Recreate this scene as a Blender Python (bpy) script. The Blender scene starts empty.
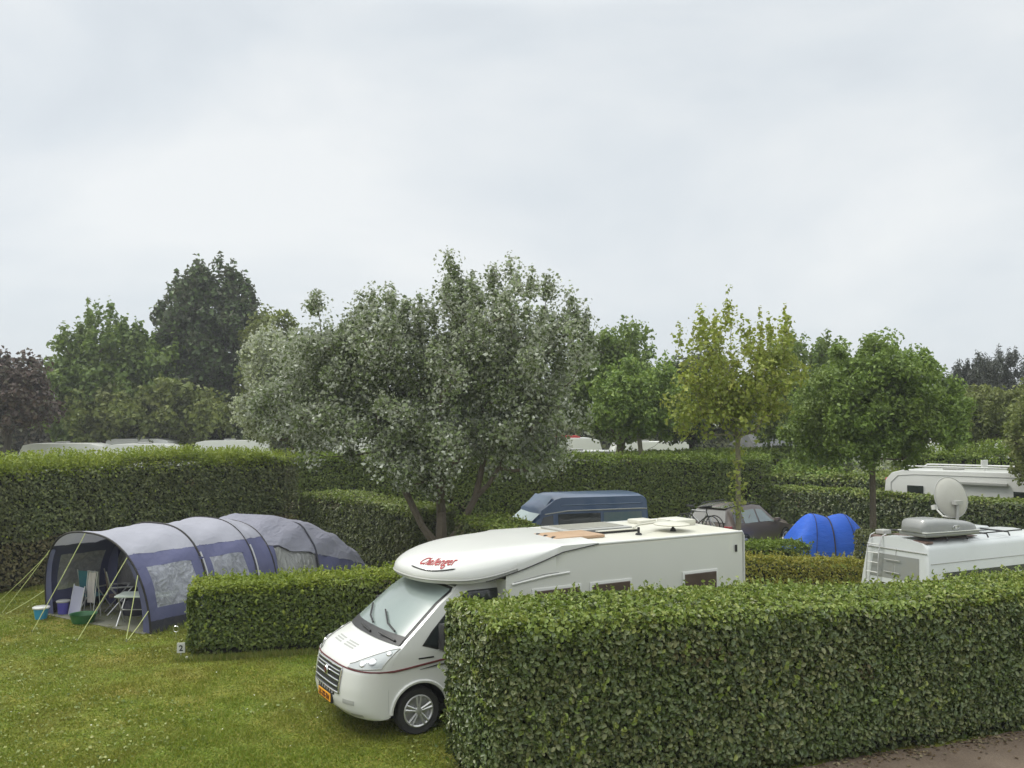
import bpy, bmesh, math, random
import numpy as np
from mathutils import Vector, Matrix
R = math.radians
rng = np.random.default_rng(7)
random.seed(7)
scene = bpy.context.scene
col = scene.collection
pi = math.pi

# ------------------------------------------------------------------ materials
def newmat(name):
    m = bpy.data.materials.new(name); m.use_nodes = True
    nt = m.node_tree
    return m, nt, nt.nodes['Principled BSDF']

def ramp(nt, stops, interp='LINEAR'):
    r = nt.nodes.new('ShaderNodeValToRGB'); r.color_ramp.interpolation = interp
    el = r.color_ramp.elements
    while len(el) < len(stops): el.new(0.5)
    for e, (p, c) in zip(el, stops):
        e.position = p; e.color = (*c, 1) if len(c) == 3 else c
    return r

def noise(nt, scale, detail=3, rough=0.5, coord='Object', vec=None):
    n = nt.nodes.new('ShaderNodeTexNoise'); n.inputs['Scale'].default_value = scale
    n.inputs['Detail'].default_value = detail; n.inputs['Roughness'].default_value = rough
    if vec is None:
        t = nt.nodes.new('ShaderNodeTexCoord'); vec = t.outputs[coord]
    nt.links.new(vec, n.inputs['Vector'])
    return n

def mixc(nt, fac, a, b, mode='MIX'):
    m = nt.nodes.new('ShaderNodeMix'); m.data_type = 'RGBA'; m.blend_type = mode
    for sock, v in ((m.inputs[0], fac), (m.inputs[6], a), (m.inputs[7], b)):
        if hasattr(v, 'links') or hasattr(v, 'is_output'): nt.links.new(v, sock)
        elif isinstance(v, (int, float)): sock.default_value = v
        else: sock.default_value = (*v, 1)
    return m.outputs[2]

def paint(name, c, rough=0.4, metal=0.0, dirt=0.12, dirtcol=(0.25, 0.22, 0.16), scale=3, bump=0.0, coat=0.0, alpha=1.0, trans=0.0, spec=0.5):
    m, nt, b = newmat(name)
    n = noise(nt, scale, 5, 0.6)
    r = ramp(nt, [(0.35, (0, 0, 0)), (0.8, (1, 1, 1))])
    nt.links.new(n.outputs[0], r.inputs[0])
    mul = nt.nodes.new('ShaderNodeMath'); mul.operation = 'MULTIPLY'; mul.inputs[1].default_value = dirt
    nt.links.new(r.outputs[0], mul.inputs[0])
    o = mixc(nt, mul.outputs[0], c, dirtcol)
    nt.links.new(o, b.inputs['Base Color'])
    b.inputs['Roughness'].default_value = rough; b.inputs['Metallic'].default_value = metal
    b.inputs['Coat Weight'].default_value = coat; b.inputs['Alpha'].default_value = alpha
    b.inputs['Specular IOR Level'].default_value = spec
    if trans: b.inputs['Transmission Weight'].default_value = trans
    if bump:
        n2 = noise(nt, scale * 2.2, 4, 0.55)
        bp = nt.nodes.new('ShaderNodeBump'); bp.inputs['Strength'].default_value = bump; bp.inputs['Distance'].default_value = 0.05
        nt.links.new(n2.outputs[0], bp.inputs['Height']); nt.links.new(bp.outputs[0], b.inputs['Normal'])
    return m

def leafmat(name, cols, back=None, rough=0.5, transl=0.25, patch=None, pscale=0.6, spec=0.5, tint=None):
    """per-leaf colour from a ramp, slow drift of hue over the plant, some light through the leaf"""
    m, nt, b = newmat(name)
    g = nt.nodes.new('ShaderNodeNewGeometry')
    k = tint or ((1.2, 1.2, 1.2) if back else (1.5, 1.32, .85))
    cols = [tuple(a * b_ for a, b_ in zip(c_, k)) for c_ in cols]
    if patch: patch = tuple(a * b_ for a, b_ in zip(patch, k))
    n = len(cols)
    r = ramp(nt, [(i / (n - 1), c) for i, c in enumerate(cols)])
    nt.links.new(g.outputs['Random Per Island'], r.inputs[0])
    c = r.outputs[0]
    if patch:
        nz = noise(nt, pscale, 3, 0.6); rr = ramp(nt, [(0.42, (0, 0, 0)), (0.68, (1, 1, 1))])
        nt.links.new(nz.outputs[0], rr.inputs[0])
        mm = nt.nodes.new('ShaderNodeMath'); mm.operation = 'MULTIPLY'; mm.inputs[1].default_value = 0.65
        nt.links.new(rr.outputs[0], mm.inputs[0])
        c = mixc(nt, mm.outputs[0], c, patch)
    if back:
        c = mixc(nt, g.outputs['Backfacing'], c, back)
    nt.links.new(c, b.inputs['Base Color'])
    b.inputs['Roughness'].default_value = rough
    b.inputs['Specular IOR Level'].default_value = spec
    tr = nt.nodes.new('ShaderNodeBsdfTranslucent'); nt.links.new(c, tr.inputs[0])
    mx = nt.nodes.new('ShaderNodeMixShader'); mx.inputs[0].default_value = transl
    out = nt.nodes['Material Output']
    nt.links.new(b.outputs[0], mx.inputs[1]); nt.links.new(tr.outputs[0], mx.inputs[2]); nt.links.new(mx.outputs[0], out.inputs[0])
    return m

# ------------------------------------------------------------------ object helpers
def tag(o, label=None, cat=None, group=None, kind=None):
    if label: o['label'] = label
    if cat: o['category'] = cat
    if group: o['group'] = group
    if kind: o['kind'] = kind
    return o

def thing(name, label, cat, loc=(0, 0, 0), rotz=0, group=None):
    o = bpy.data.objects.new(name, None); col.objects.link(o)
    o.location = loc; o.rotation_euler = (0, 0, rotz); o.empty_display_size = 0.2
    return tag(o, label, cat, group)

class MB:
    def __init__(s): s.v = []; s.f = []; s.m = []; s.mi = 0; s.xf = None
    def add(s, vs, fs):
        o = len(s.v)
        if s.xf is not None: vs = [tuple(s.xf @ Vector(p)) for p in vs]
        s.v += [tuple(p) for p in vs]; s.f += [tuple(i + o for i in f) for f in fs]; s.m += [s.mi] * len(fs)
        return s
    def box(s, lo, hi):
        x0, y0, z0 = lo; x1, y1, z1 = hi
        return s.add([(x0, y0, z0), (x1, y0, z0), (x1, y1, z0), (x0, y1, z0), (x0, y0, z1), (x1, y0, z1), (x1, y1, z1), (x0, y1, z1)],
                     [(0, 3, 2, 1), (4, 5, 6, 7), (0, 1, 5, 4), (1, 2, 6, 5), (2, 3, 7, 6), (3, 0, 4, 7)])
    def tube(s, pts, r, n=8, cap=True):
        pts = [Vector(p) for p in pts]
        rs = r if isinstance(r, (list, tuple)) else [r] * len(pts)
        vs = []; fs = []; up = None
        for i, p in enumerate(pts):
            d = (pts[min(i + 1, len(pts) - 1)] - pts[max(i - 1, 0)])
            d = d.normalized() if d.length > 1e-9 else Vector((0, 0, 1))
            if up is None: up = d.orthogonal().normalized()
            up = (up - d * up.dot(d)); up = up.normalized() if up.length > 1e-6 else d.orthogonal().normalized()
            w = d.cross(up)
            for k in range(n):
                a = 2 * pi * k / n
                vs.append(p + (up * math.cos(a) + w * math.sin(a)) * rs[i])
        for i in range(len(pts) - 1):
            for k in range(n):
                k2 = (k + 1) % n
                fs.append((i * n + k, i * n + k2, (i + 1) * n + k2, (i + 1) * n + k))
        if cap:
            fs.append(tuple(range(n))[::-1]); fs.append(tuple((len(pts) - 1) * n + k for k in range(n)))
        return s.add(vs, fs)
    def lathe(s, prof, axis='Z', n=28, c=(0, 0, 0)):
        """prof: list of (r, h) along the axis"""
        vs = []; fs = []
        for r, h in prof:
            for k in range(n):
                a = 2 * pi * k / n; x, y = r * math.cos(a), r * math.sin(a)
                p = {'Z': (x, y, h), 'Y': (x, h, y), 'X': (h, x, y)}[axis]
                vs.append((p[0] + c[0], p[1] + c[1], p[2] + c[2]))
        for i in range(len(prof) - 1):
            for k in range(n):
                k2 = (k + 1) % n; fs.append((i * n + k, i * n + k2, (i + 1) * n + k2, (i + 1) * n + k))
        return s.add(vs, fs)
    def grid(s, P):
        """P[i][j] points"""
        ni = len(P); nj = len(P[0]); vs = [p for row in P for p in row]
        fs = [(i * nj + j, i * nj + j + 1, (i + 1) * nj + j + 1, (i + 1) * nj + j) for i in range(ni - 1) for j in range(nj - 1)]
        return s.add(vs, fs)
    def build(s, name, mats, parent=None, smooth=False, bevel=0, flip=False):
        me = bpy.data.meshes.new(name); me.from_pydata(s.v, [], s.f)
        if not isinstance(mats, (list, tuple)): mats = [mats]
        for m in mats: me.materials.append(m)
        me.polygons.foreach_set('material_index', s.m)
        bm = bmesh.new(); bm.from_mesh(me)
        bmesh.ops.remove_doubles(bm, verts=bm.verts, dist=1e-5)
        bmesh.ops.recalc_face_normals(bm, faces=bm.faces)
        if bevel: bmesh.ops.bevel(bm, geom=[e for e in bm.edges if e.is_manifold and e.calc_face_angle(0) > 0.6], offset=bevel, segments=2, profile=0.6, affect='EDGES')
        bm.to_mesh(me); bm.free()
        if smooth:
            me.polygons.foreach_set('use_smooth', [True] * len(me.polygons))
            me.set_sharp_from_angle(angle=R(38))
        o = bpy.data.objects.new(name, me); col.objects.link(o)
        if parent: o.parent = parent
        return o

def npmesh(name, V, F, mi, mats, parent=None):
    V = np.asarray(V, np.float32); F = np.asarray(F, np.int32)
    me = bpy.data.meshes.new(name)
    me.vertices.add(len(V)); me.vertices.foreach_set('co', V.ravel())
    k = F.shape[1]
    me.loops.add(F.size); me.loops.foreach_set('vertex_index', F.ravel())
    me.polygons.add(len(F)); me.polygons.foreach_set('loop_start', np.arange(0, F.size, k, dtype=np.int32))
    me.polygons.foreach_set('loop_total', np.full(len(F), k, np.int32))
    for m in mats: me.materials.append(m)
    me.polygons.foreach_set('material_index', np.asarray(mi, np.int32))
    me.update(calc_edges=True); me.validate()
    o = bpy.data.objects.new(name, me); col.objects.link(o)
    if parent: o.parent = parent
    return o

def nrm(a): return a / np.maximum(np.linalg.norm(a, axis=1, keepdims=True), 1e-9)

def leaves(P, N, L, W, jit=0.6, up=0.0, fold=0.25, droop=0.0, lvar=0.5, hexa=False):
    """folded diamond leaves -> V (4n,3), F (2n,3)"""
    n = len(P)
    nn = nrm(N + jit * rng.normal(size=(n, 3)))
    d = rng.normal(size=(n, 3)); d[:, 2] += up
    d = nrm(d - nn * np.sum(d * nn, 1, keepdims=True))
    w = np.cross(nn, d)
    s = (1 + lvar * rng.uniform(-1, 1, (n, 1)))
    l = L * s; ww = W * s
    base = P - d * l / 2; tip = P + d * l / 2 - nn * droop * l
    lf = P + w * ww / 2 + nn * fold * ww + d * l * .05; rt = P - w * ww / 2 + nn * fold * ww + d * l * .05
    if hexa:
        up_ = nn * fold * ww
        a1 = P - w * ww * .42 + up_ - d * l * .2; a2 = P - w * ww * .42 + up_ + d * l * .22 - nn * droop * l * .4
        b1 = P + w * ww * .42 + up_ - d * l * .2; b2 = P + w * ww * .42 + up_ + d * l * .22 - nn * droop * l * .4
        V = np.stack([base, a1, a2, tip, b2, b1], 1).reshape(-1, 3)
        i = np.arange(n)[:, None] * 6
        F = np.concatenate([i + np.array([[0, 1, 2]]), i + np.array([[0, 2, 3]]), i + np.array([[0, 3, 4]]), i + np.array([[0, 4, 5]])], 1).reshape(-1, 3)
        return V, F
    V = np.stack([base, rt, tip, lf], 1).reshape(-1, 3)
    i = np.arange(n)[:, None] * 4
    F = np.concatenate([i + np.array([[0, 1, 2]]), i + np.array([[0, 2, 3]])], 1).reshape(-1, 3)
    return V, F

_lat = np.random.default_rng(3).uniform(-1, 1, (16, 16, 16))
def vnoise(P, scale, seed=0):
    """smooth lattice noise, about -1..1; scale ~ radians per metre"""
    out = 0; amp = 1.0; sc = scale / 3.5
    for o in range(3):
        Q = np.asarray(P, float) * sc + seed * 3.17 + o * 5.3
        i = np.floor(Q).astype(int); f = Q - i; f = f * f * (3 - 2 * f)
        r = 0
        for dx in (0, 1):
            for dy in (0, 1):
                for dz in (0, 1):
                    wgt = (f[:, 0] if dx else 1 - f[:, 0]) * (f[:, 1] if dy else 1 - f[:, 1]) * (f[:, 2] if dz else 1 - f[:, 2])
                    r = r + wgt * _lat[(i[:, 0] + dx) % 16, (i[:, 1] + dy) % 16, (i[:, 2] + dz) % 16]
        out = out + amp * r; amp *= .55; sc *= 2.1
    return out

HAZE = 0.0008
# ------------------------------------------------------------------ camera
cam = bpy.data.cameras.new('camera'); co = bpy.data.objects.new('camera', cam); col.objects.link(co)
cam.sensor_width = 36; cam.lens = 36 * 900 / 1024
co.location = (0, 0, 4.5); co.rotation_euler = (R(90) + math.atan(36 / 900), 0, 0)
cam.clip_end = 6000; cam.clip_start = 0.1
scene.camera = co
PIT = math.atan(36 / 900)
def G(px, py, z=0.0):
    """world point at height z seen at a pixel of the photograph"""
    u = (px - 512) / 900; v = (384 - py) / 900
    d = Vector((u, math.cos(PIT) - v * math.sin(PIT), math.sin(PIT) + v * math.cos(PIT)))
    t = (z - 4.5) / d.z
    return Vector((d.x * t, d.y * t, z))
def AT(px, py, Y):
    """world point at distance Y"""
    u = (px - 512) / 900; v = (384 - py) / 900
    d = Vector((u, math.cos(PIT) - v * math.sin(PIT), math.sin(PIT) + v * math.cos(PIT)))
    t = Y / d.y
    return Vector((d.x * t, Y, 4.5 + d.z * t))

# ------------------------------------------------------------------ light
w = bpy.data.worlds.new('World'); scene.world = w; w.use_nodes = True
nt = w.node_tree; bg = nt.nodes['Background']
sky = nt.nodes.new('ShaderNodeTexSky'); sky.sky_type = 'NISHITA'; sky.sun_disc = False
SUN_EL, SUN_AZ = 50, -75          # azimuth from +Y, towards -X is negative
sky.sun_elevation = R(SUN_EL); sky.sun_rotation = R(SUN_AZ)
tc = nt.nodes.new('ShaderNodeTexCoord')
mp = nt.nodes.new('ShaderNodeMapping'); mp.inputs['Scale'].default_value = (1, 1, 2.3)
nt.links.new(tc.outputs['Generated'], mp.inputs['Vector'])
nz = noise(nt, 1.9, 5, 0.5, vec=mp.outputs[0])
nz.inputs['Distortion'].default_value = 0.3
cr = ramp(nt, [(0.30, (5.35, 5.75, 6.15)), (0.47, (6.3, 6.7, 7.0)), (0.66, (7.5, 7.7, 7.75))])
nt.links.new(nz.outputs[0], cr.inputs[0])
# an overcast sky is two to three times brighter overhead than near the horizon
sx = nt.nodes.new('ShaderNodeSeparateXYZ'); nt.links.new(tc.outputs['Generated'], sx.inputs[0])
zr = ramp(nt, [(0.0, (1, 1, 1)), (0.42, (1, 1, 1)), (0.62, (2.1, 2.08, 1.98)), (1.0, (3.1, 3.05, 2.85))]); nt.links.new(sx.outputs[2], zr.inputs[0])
c = mixc(nt, 0.93, sky.outputs[0], cr.outputs[0])
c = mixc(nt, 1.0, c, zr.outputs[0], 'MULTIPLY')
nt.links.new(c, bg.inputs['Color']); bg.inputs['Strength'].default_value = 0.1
sl = bpy.data.lights.new('sun', 'SUN'); sl.energy = 1.5; sl.angle = R(14); sl.color = (1, 0.96, 0.9)
so = bpy.data.objects.new('sun', sl); col.objects.link(so)
sd = Vector((math.sin(R(SUN_AZ)) * math.cos(R(SUN_EL)), math.cos(R(SUN_AZ)) * math.cos(R(SUN_EL)), math.sin(R(SUN_EL))))
so.rotation_euler = sd.to_track_quat('Z', 'Y').to_euler()
scene.view_settings.view_transform = 'Standard'; scene.view_settings.look = 'None'
scene.view_settings.exposure = 0.28; scene.view_settings.gamma = 1
scene.render.engine = 'CYCLES'
scene.cycles.max_bounces = 8; scene.cycles.transparent_max_bounces = 12
scene.cycles.diffuse_bounces = 3; scene.cycles.use_denoising = True

# thin damp air over the campsite
hz = MB(); hz.box((-950, -100, -1), (950, 950, 17)); 
hm = bpy.data.materials.new('damp_air'); hm.use_nodes = True; hn = hm.node_tree; hn.nodes.remove(hn.nodes['Principled BSDF'])
pv = hn.nodes.new('ShaderNodeVolumePrincipled'); pv.inputs['Density'].default_value = HAZE; pv.inputs['Color'].default_value = (.93, .95, 1, 1); pv.inputs['Anisotropy'].default_value = .2
hn.links.new(pv.outputs[0], hn.nodes['Material Output'].inputs['Volume'])
tag(hz.build('haze', hm), kind='stuff')
scene.cycles.volume_bounces = 0
# ------------------------------------------------------------------ palette
M = {}
M['white'] = paint('motorhome_white', (0.61, 0.61, 0.585), 0.32, dirt=0.10, dirtcol=(.45, .42, .33), scale=1.3, coat=.3)
M['white_side'] = paint('white_panel', (0.62, 0.62, 0.575), 0.38, dirt=0.10, dirtcol=(.42, .4, .33), scale=1.0, coat=.2)
M['cream'] = paint('roof_grp', (0.58, 0.57, 0.50), 0.42, dirt=0.55, dirtcol=(.42, .38, .27), scale=1.2)
M['trimgrey'] = paint('grey_plastic', (0.35, 0.35, 0.33), 0.5)
M['black'] = paint('black_plastic', (0.012, 0.012, 0.013), 0.5, dirt=.05)
M['rubber'] = paint('rubber', (0.022, 0.022, 0.022), 0.8, dirt=.3, dirtcol=(.06, .05, .04), scale=9)
M['alloy'] = paint('alloy', (0.6, 0.6, 0.6), 0.35, metal=.6, dirt=.25)
M['chrome'] = paint('chrome', (0.7, 0.7, 0.7), 0.2, metal=.9, dirt=.1)
M['glass'] = paint('dark_glass', (0.02, 0.025, 0.025), 0.06, dirt=.0, coat=.5)
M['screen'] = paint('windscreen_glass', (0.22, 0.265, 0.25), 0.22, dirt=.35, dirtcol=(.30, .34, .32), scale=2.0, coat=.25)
M['window'] = paint('camper_window', (0.085, 0.062, 0.05), 0.18, dirt=.4, dirtcol=(.16, .12, .1), scale=4)
M['red'] = paint('red_paint', (0.35, 0.012, 0.015), 0.4)
M['darkred'] = paint('dark_red_trim', (0.10, 0.006, 0.01), 0.4)
M['plate'] = paint('yellow_plate', (0.85, 0.38, 0.02), 0.4, dirt=.1)
M['lens'] = paint('lamp_lens', (0.36, 0.38, 0.38), 0.1, dirt=.0, coat=1)
M['lensdark'] = paint('lamp_reflector', (0.6, 0.6, 0.6), 0.12, metal=.9, dirt=.1, scale=12)
M['tan'] = paint('tan_skylight', (0.42, 0.28, 0.17), 0.5, dirt=.5, dirtcol=(.25, .14, .07), scale=5)
M['greyglass'] = paint('grey_skylight', (0.33, 0.32, 0.28), 0.25, dirt=.3, scale=4)
M['navy'] = paint('navy_tent_fabric', (0.085, 0.09, 0.18), 0.75, dirt=.35, dirtcol=(.14, .14, .23), scale=2.5, bump=.35)
M['navydark'] = paint('dark_skirt_fabric', (0.02, 0.022, 0.04), 0.8, dirt=.2, scale=3, bump=.3)
M['edge'] = paint('black_tent_piping', (0.012, 0.01, 0.012), 0.7)
M['poletape'] = paint('pale_tent_tape', (.5, .5, .52), .6)

def fabric(name, c, transl=.25, bump=.5, scale=2.0, rough=.7, dist=.06, stretch=(1, 1, 1)):
    m, nt, b = newmat(name)
    t = nt.nodes.new('ShaderNodeTexCoord'); mp = nt.nodes.new('ShaderNodeMapping'); mp.inputs['Scale'].default_value = stretch
    nt.links.new(t.outputs['Object'], mp.inputs['Vector'])
    n = noise(nt, scale, 5, .55, vec=mp.outputs[0]); n.inputs['Distortion'].default_value = 1.2
    r = ramp(nt, [(.3, tuple(x * .93 for x in c)), (.7, c)]); nt.links.new(n.outputs[0], r.inputs[0])
    nt.links.new(r.outputs[0], b.inputs['Base Color']); b.inputs['Roughness'].default_value = rough
    bp = nt.nodes.new('ShaderNodeBump'); bp.inputs['Strength'].default_value = bump; bp.inputs['Distance'].default_value = dist
    nt.links.new(n.outputs[0], bp.inputs['Height']); nt.links.new(bp.outputs[0], b.inputs['Normal'])
    tr = nt.nodes.new('ShaderNodeBsdfTranslucent'); nt.links.new(r.outputs[0], tr.inputs[0])
    mx = nt.nodes.new('ShaderNodeMixShader'); mx.inputs[0].default_value = transl
    nt.links.new(b.outputs[0], mx.inputs[1]); nt.links.new(tr.outputs[0], mx.inputs[2]); nt.links.new(mx.outputs[0], nt.nodes['Material Output'].inputs[0])
    return m
M['tentgrey'] = fabric('pale_grey_tent_fabric', (.37, .37, .43), .2, .6, 1.8)
M['tentgrey2'] = fabric('dark_grey_tent_fabric', (.27, .27, .33), .12, .7, 2.6, dist=.08, stretch=(2.5, .8, 1))
M['tentlight'] = fabric('crumpled_pale_lining', (.42, .42, .42), .2, 1.0, 3.5, dist=.15, stretch=(1, 3, .6))
M['bluetent'] = fabric('bright_blue_tent_fabric', (.03, .15, .74), .2, .6, 2.2, stretch=(1, 1, 2))
M['towel'] = fabric('patterned_towel', (.55, .5, .48), .1, .4, 12)
def pvc():
    m, nt, b = newmat('clear_pvc_window')
    n = noise(nt, 4, 5, .6); n.inputs['Distortion'].default_value = 1.6
    b.inputs['Base Color'].default_value = (.40, .41, .47, 1); b.inputs['Roughness'].default_value = .3
    bp = nt.nodes.new('ShaderNodeBump'); bp.inputs['Strength'].default_value = 1; bp.inputs['Distance'].default_value = .09
    nt.links.new(n.outputs[0], bp.inputs['Height']); nt.links.new(bp.outputs[0], b.inputs['Normal'])
    r = ramp(nt, [(.4, (.55, .55, .55)), (.65, (.82, .82, .82))]); nt.links.new(n.outputs[0], r.inputs[0]); nt.links.new(r.outputs[0], b.inputs['Alpha'])
    return m
M['pvc'] = pvc()
M['rope'] = paint('fluorescent_guy_rope', (.50, .54, .22), .7, dirt=.1)
M['bark'] = paint('grey_bark', (.13, .105, .075), .9, dirt=.5, dirtcol=(.06, .05, .035), scale=9, bump=.6)
M['barkpale'] = paint('pale_bark', (.22, .20, .13), .9, dirt=.5, dirtcol=(.1, .1, .05), scale=8, bump=.5)
M['barkdark'] = paint('dark_bark', (.055, .045, .035), .9, dirt=.4, dirtcol=(.03, .025, .02), scale=9, bump=.5)
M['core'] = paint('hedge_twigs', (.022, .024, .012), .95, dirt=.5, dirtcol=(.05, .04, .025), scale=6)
M['corebrown'] = paint('bare_hedge_twigs', (.05, .042, .024), .95, dirt=.6, dirtcol=(.08, .06, .035), scale=5)

# ------------------------------------------------------------------ ground
def ground_mat():
    m, nt, b = newmat('lawn')
    t = nt.nodes.new('ShaderNodeTexCoord')
    n1 = noise(nt, .42, 5, .65, vec=t.outputs['Object']); n2 = noise(nt, 1.5, 5, .65, vec=t.outputs['Object']); n3 = noise(nt, 22, 4, .7, vec=t.outputs['Object'])
    r1 = ramp(nt, [(.36, (.095, .15, .012)), (.5, (.15, .19, .02)), (.64, (.23, .20, .04))]); nt.links.new(n1.outputs[0], r1.inputs[0])
    r2 = ramp(nt, [(.45, (0, 0, 0)), (.72, (1, 1, 1))]); nt.links.new(n2.outputs[0], r2.inputs[0])
    mm = nt.nodes.new('ShaderNodeMath'); mm.operation = 'MULTIPLY'; mm.inputs[1].default_value = .5; nt.links.new(r2.outputs[0], mm.inputs[0])
    c = mixc(nt, mm.outputs[0], r1.outputs[0], (.19, .15, .045))
    r3 = ramp(nt, [(.3, (.6, .6, .55)), (.7, (1.25, 1.25, 1.2))]); nt.links.new(n3.outputs[0], r3.inputs[0])
    c = mixc(nt, 1.0, c, r3.outputs[0], 'MULTIPLY')
    nt.links.new(c, b.inputs['Base Color']); b.inputs['Roughness'].default_value = .9; b.inputs['Specular IOR Level'].default_value = .2
    bp = nt.nodes.new('ShaderNodeBump'); bp.inputs['Strength'].default_value = .6; bp.inputs['Distance'].default_value = .03
    nt.links.new(n3.outputs[0], bp.inputs['Height']); nt.links.new(bp.outputs[0], b.inputs['Normal'])
    return m
g = MB(); S = 900
xs = [-S, -300, -60, -20, 0, 20, 60, 300, S]; ys = [-60, 0, 20, 60, 150, 500, S]
g.grid([[(x, y, 0) for y in ys] for x in xs])
tag(g.build('ground', ground_mat()), kind='structure')

def path_mat():
    m, nt, b = newmat('path_surface')
    n1 = noise(nt, .8, 4, .6); n2 = noise(nt, 40, 4, .7)
    r1 = ramp(nt, [(.3, (.12, .082, .056)), (.7, (.20, .148, .105))]); nt.links.new(n1.outputs[0], r1.inputs[0])
    r3 = ramp(nt, [(.3, (.72, .72, .72)), (.7, (1.15, 1.15, 1.15))]); nt.links.new(n2.outputs[0], r3.inputs[0])
    c = mixc(nt, 1.0, r1.outputs[0], r3.outputs[0], 'MULTIPLY'); nt.links.new(c, b.inputs['Base Color'])
    b.inputs['Roughness'].default_value = .75
    bp = nt.nodes.new('ShaderNodeBump'); bp.inputs['Strength'].default_value = .5; bp.inputs['Distance'].default_value = .01
    nt.links.new(n2.outputs[0], bp.inputs['Height']); nt.links.new(bp.outputs[0], b.inputs['Normal'])
    return m
p = MB()
e0 = Vector((-6, 8.48)); dr = Vector((.943, .333)); nr = Vector((.333, -.943))
rows = []
for i in range(61):
    q = e0 + dr * (i * .5); wob = .05 * math.sin(i * 1.3) + .03 * math.sin(i * 3.1)
    a = q + nr * (.02 + wob); b_ = q + nr * 6
    rows.append([(a.x, a.y, .004), (b_.x, b_.y, .004)])
p.grid(rows); tag(p.build('path', path_mat()), kind='structure')
def litter():
    n = 2600; t = rng.uniform(0, 26, n); q = np.abs(rng.normal(size=n)) * .22 + .0
    P = np.stack([-6 + .943 * t + .333 * q, 8.48 + .333 * t - .943 * q, 0 * t + .014], 1)
    V, F = leaves(P, np.tile([0, 0, 1.], (n, 1)), .055, .035, jit=.25)
    m = leafmat('dead_leaves', [(.10, .06, .03), (.2, .14, .07), (.32, .27, .16), (.07, .06, .03)], tint=(1, 1, 1))
    o = npmesh('leaf_litter', V, F, np.zeros(len(F)), [m]); tag(o, 'dry fallen leaves along the edge of the brown path', 'leaf litter', kind='stuff')
litter()
lane = MB(); lane.grid([[(-60, 46, .004), (-60, 50, .004)], [(60, 46, .004), (60, 50, .004)]])
tag(lane.build('lane', path_mat()), kind='structure')

# grass blades on the near pitch
def grass():
    n = 330000
    u = rng.uniform(0, 1, n); Y = 10.2 + 17 * u ** 1.35
    X = rng.uniform(-.60, .06, n) * Y + rng.uniform(-1, 1, n) * .3
    P = np.stack([X, Y, np.zeros(n)], 1)
    k = ~((X > -.25) & (Y < 12.7 + .353 * X) )
    P = P[k]; n = len(P)
    tuft = .75 + .5 * np.clip(vnoise(P, 9, 2), -.6, 1)
    h = (.022 + .03 * rng.uniform(0, 1, n)) * tuft; ww = .008 + .006 * rng.uniform(0, 1, n)
    a = rng.uniform(0, 6.283, n); d = np.stack([np.cos(a), np.sin(a), 0 * a], 1)
    lean = rng.normal(size=(n, 3)) * .022; lean[:, 2] = h
    V = np.stack([P - d * ww[:, None], P + d * ww[:, None], P + lean], 1).reshape(-1, 3)
    F = np.arange(3 * n).reshape(-1, 3)
    m = leafmat('grass_blades', tint=(1.38, 1.30, .75), cols= [(.085, .14, .016), (.115, .165, .022), (.145, .19, .035), (.20, .20, .06)], transl=.3, rough=.6, patch=(.165, .145, .045), pscale=.38, spec=.3)
    o = npmesh('grass', V, F, np.zeros(n), [m]); tag(o, 'short mown grass of the camping pitch', 'grass', kind='stuff')
    # clover and daisy leaves in loose drifts
    n = 6000; Y = 10.6 + 13 * rng.uniform(0, 1, n); X = rng.uniform(-.58, .0, n) * Y
    P = np.stack([X, Y, .035 + 0 * X], 1); P = P[vnoise(P, 1.1, 5) > .12]
    V, F = leaves(P, np.tile([0, 0, 1.], (len(P), 1)), .045, .035, jit=.5)
    m = leafmat('clover_leaves', [(.07, .12, .03), (.13, .18, .06), (.22, .25, .12)], transl=.2)
    o = npmesh('clover', V, F, np.zeros(len(F)), [m]); tag(o, 'pale clover leaves in drifts across the lawn', 'clover', kind='stuff')
    n = 50; Y = 11 + 11 * rng.uniform(0, 1, n); X = rng.uniform(-.56, -.1, n) * Y
    P = np.stack([X, Y, .05 + 0 * X], 1)
    V, F = leaves(P, np.tile([0, 0, 1.], (len(P), 1)), .026, .026, jit=.3)
    o = npmesh('daisies', V, F, np.zeros(len(F)), [paint('petals', (.75, .75, .65), .7)]); tag(o, 'white daisy heads dotted over the lawn', 'daisies', kind='stuff')
grass()
def tufts():
    """long uncut grass at the feet of the hedge, the tent and the wheels"""
    Ps = []
    for (x0, y0), (x1, y1), n in (((-6.2, 17.0), (.2, 18.5), 5200), ((-6.2, 17.0), (-6.45, 18.1), 900), ((-17.5, 17.8), (-9.6, 28.1), 6500), ((-7.55, 19.15), (-5.6, 22.2), 1500), ((-10.9, 21.1), (-10.0, 22.6), 900), ((-.2, 10.4), (-.98, 12.1), 1500)):
        t = rng.uniform(0, 1, n); q = rng.normal(size=(n, 2)) * .06
        Ps.append(np.stack([x0 + (x1 - x0) * t + q[:, 0], y0 + (y1 - y0) * t + q[:, 1] - .04, 0 * t], 1))
    P = np.concatenate(Ps); P = P[vnoise(P, 4, 1) > -.35]; n = len(P)
    h = rng.uniform(.05, .15, n); a = rng.uniform(0, 6.283, n); d = np.stack([np.cos(a), np.sin(a), 0 * a], 1) * .007
    lean = rng.normal(size=(n, 3)) * .04; lean[:, 2] = h
    V = np.stack([P - d, P + d, P + lean], 1).reshape(-1, 3)
    m = leafmat('long_grass', [(.10, .16, .02), (.16, .20, .04), (.25, .23, .09)], tint=(1.2, 1.15, .8), transl=.3)
    o = npmesh('long_grass', V, np.arange(3 * n).reshape(-1, 3), np.zeros(n), [m]); tag(o, 'longer uncut grass along the feet of hedges and tent', 'grass', kind='stuff')
tufts()

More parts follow.
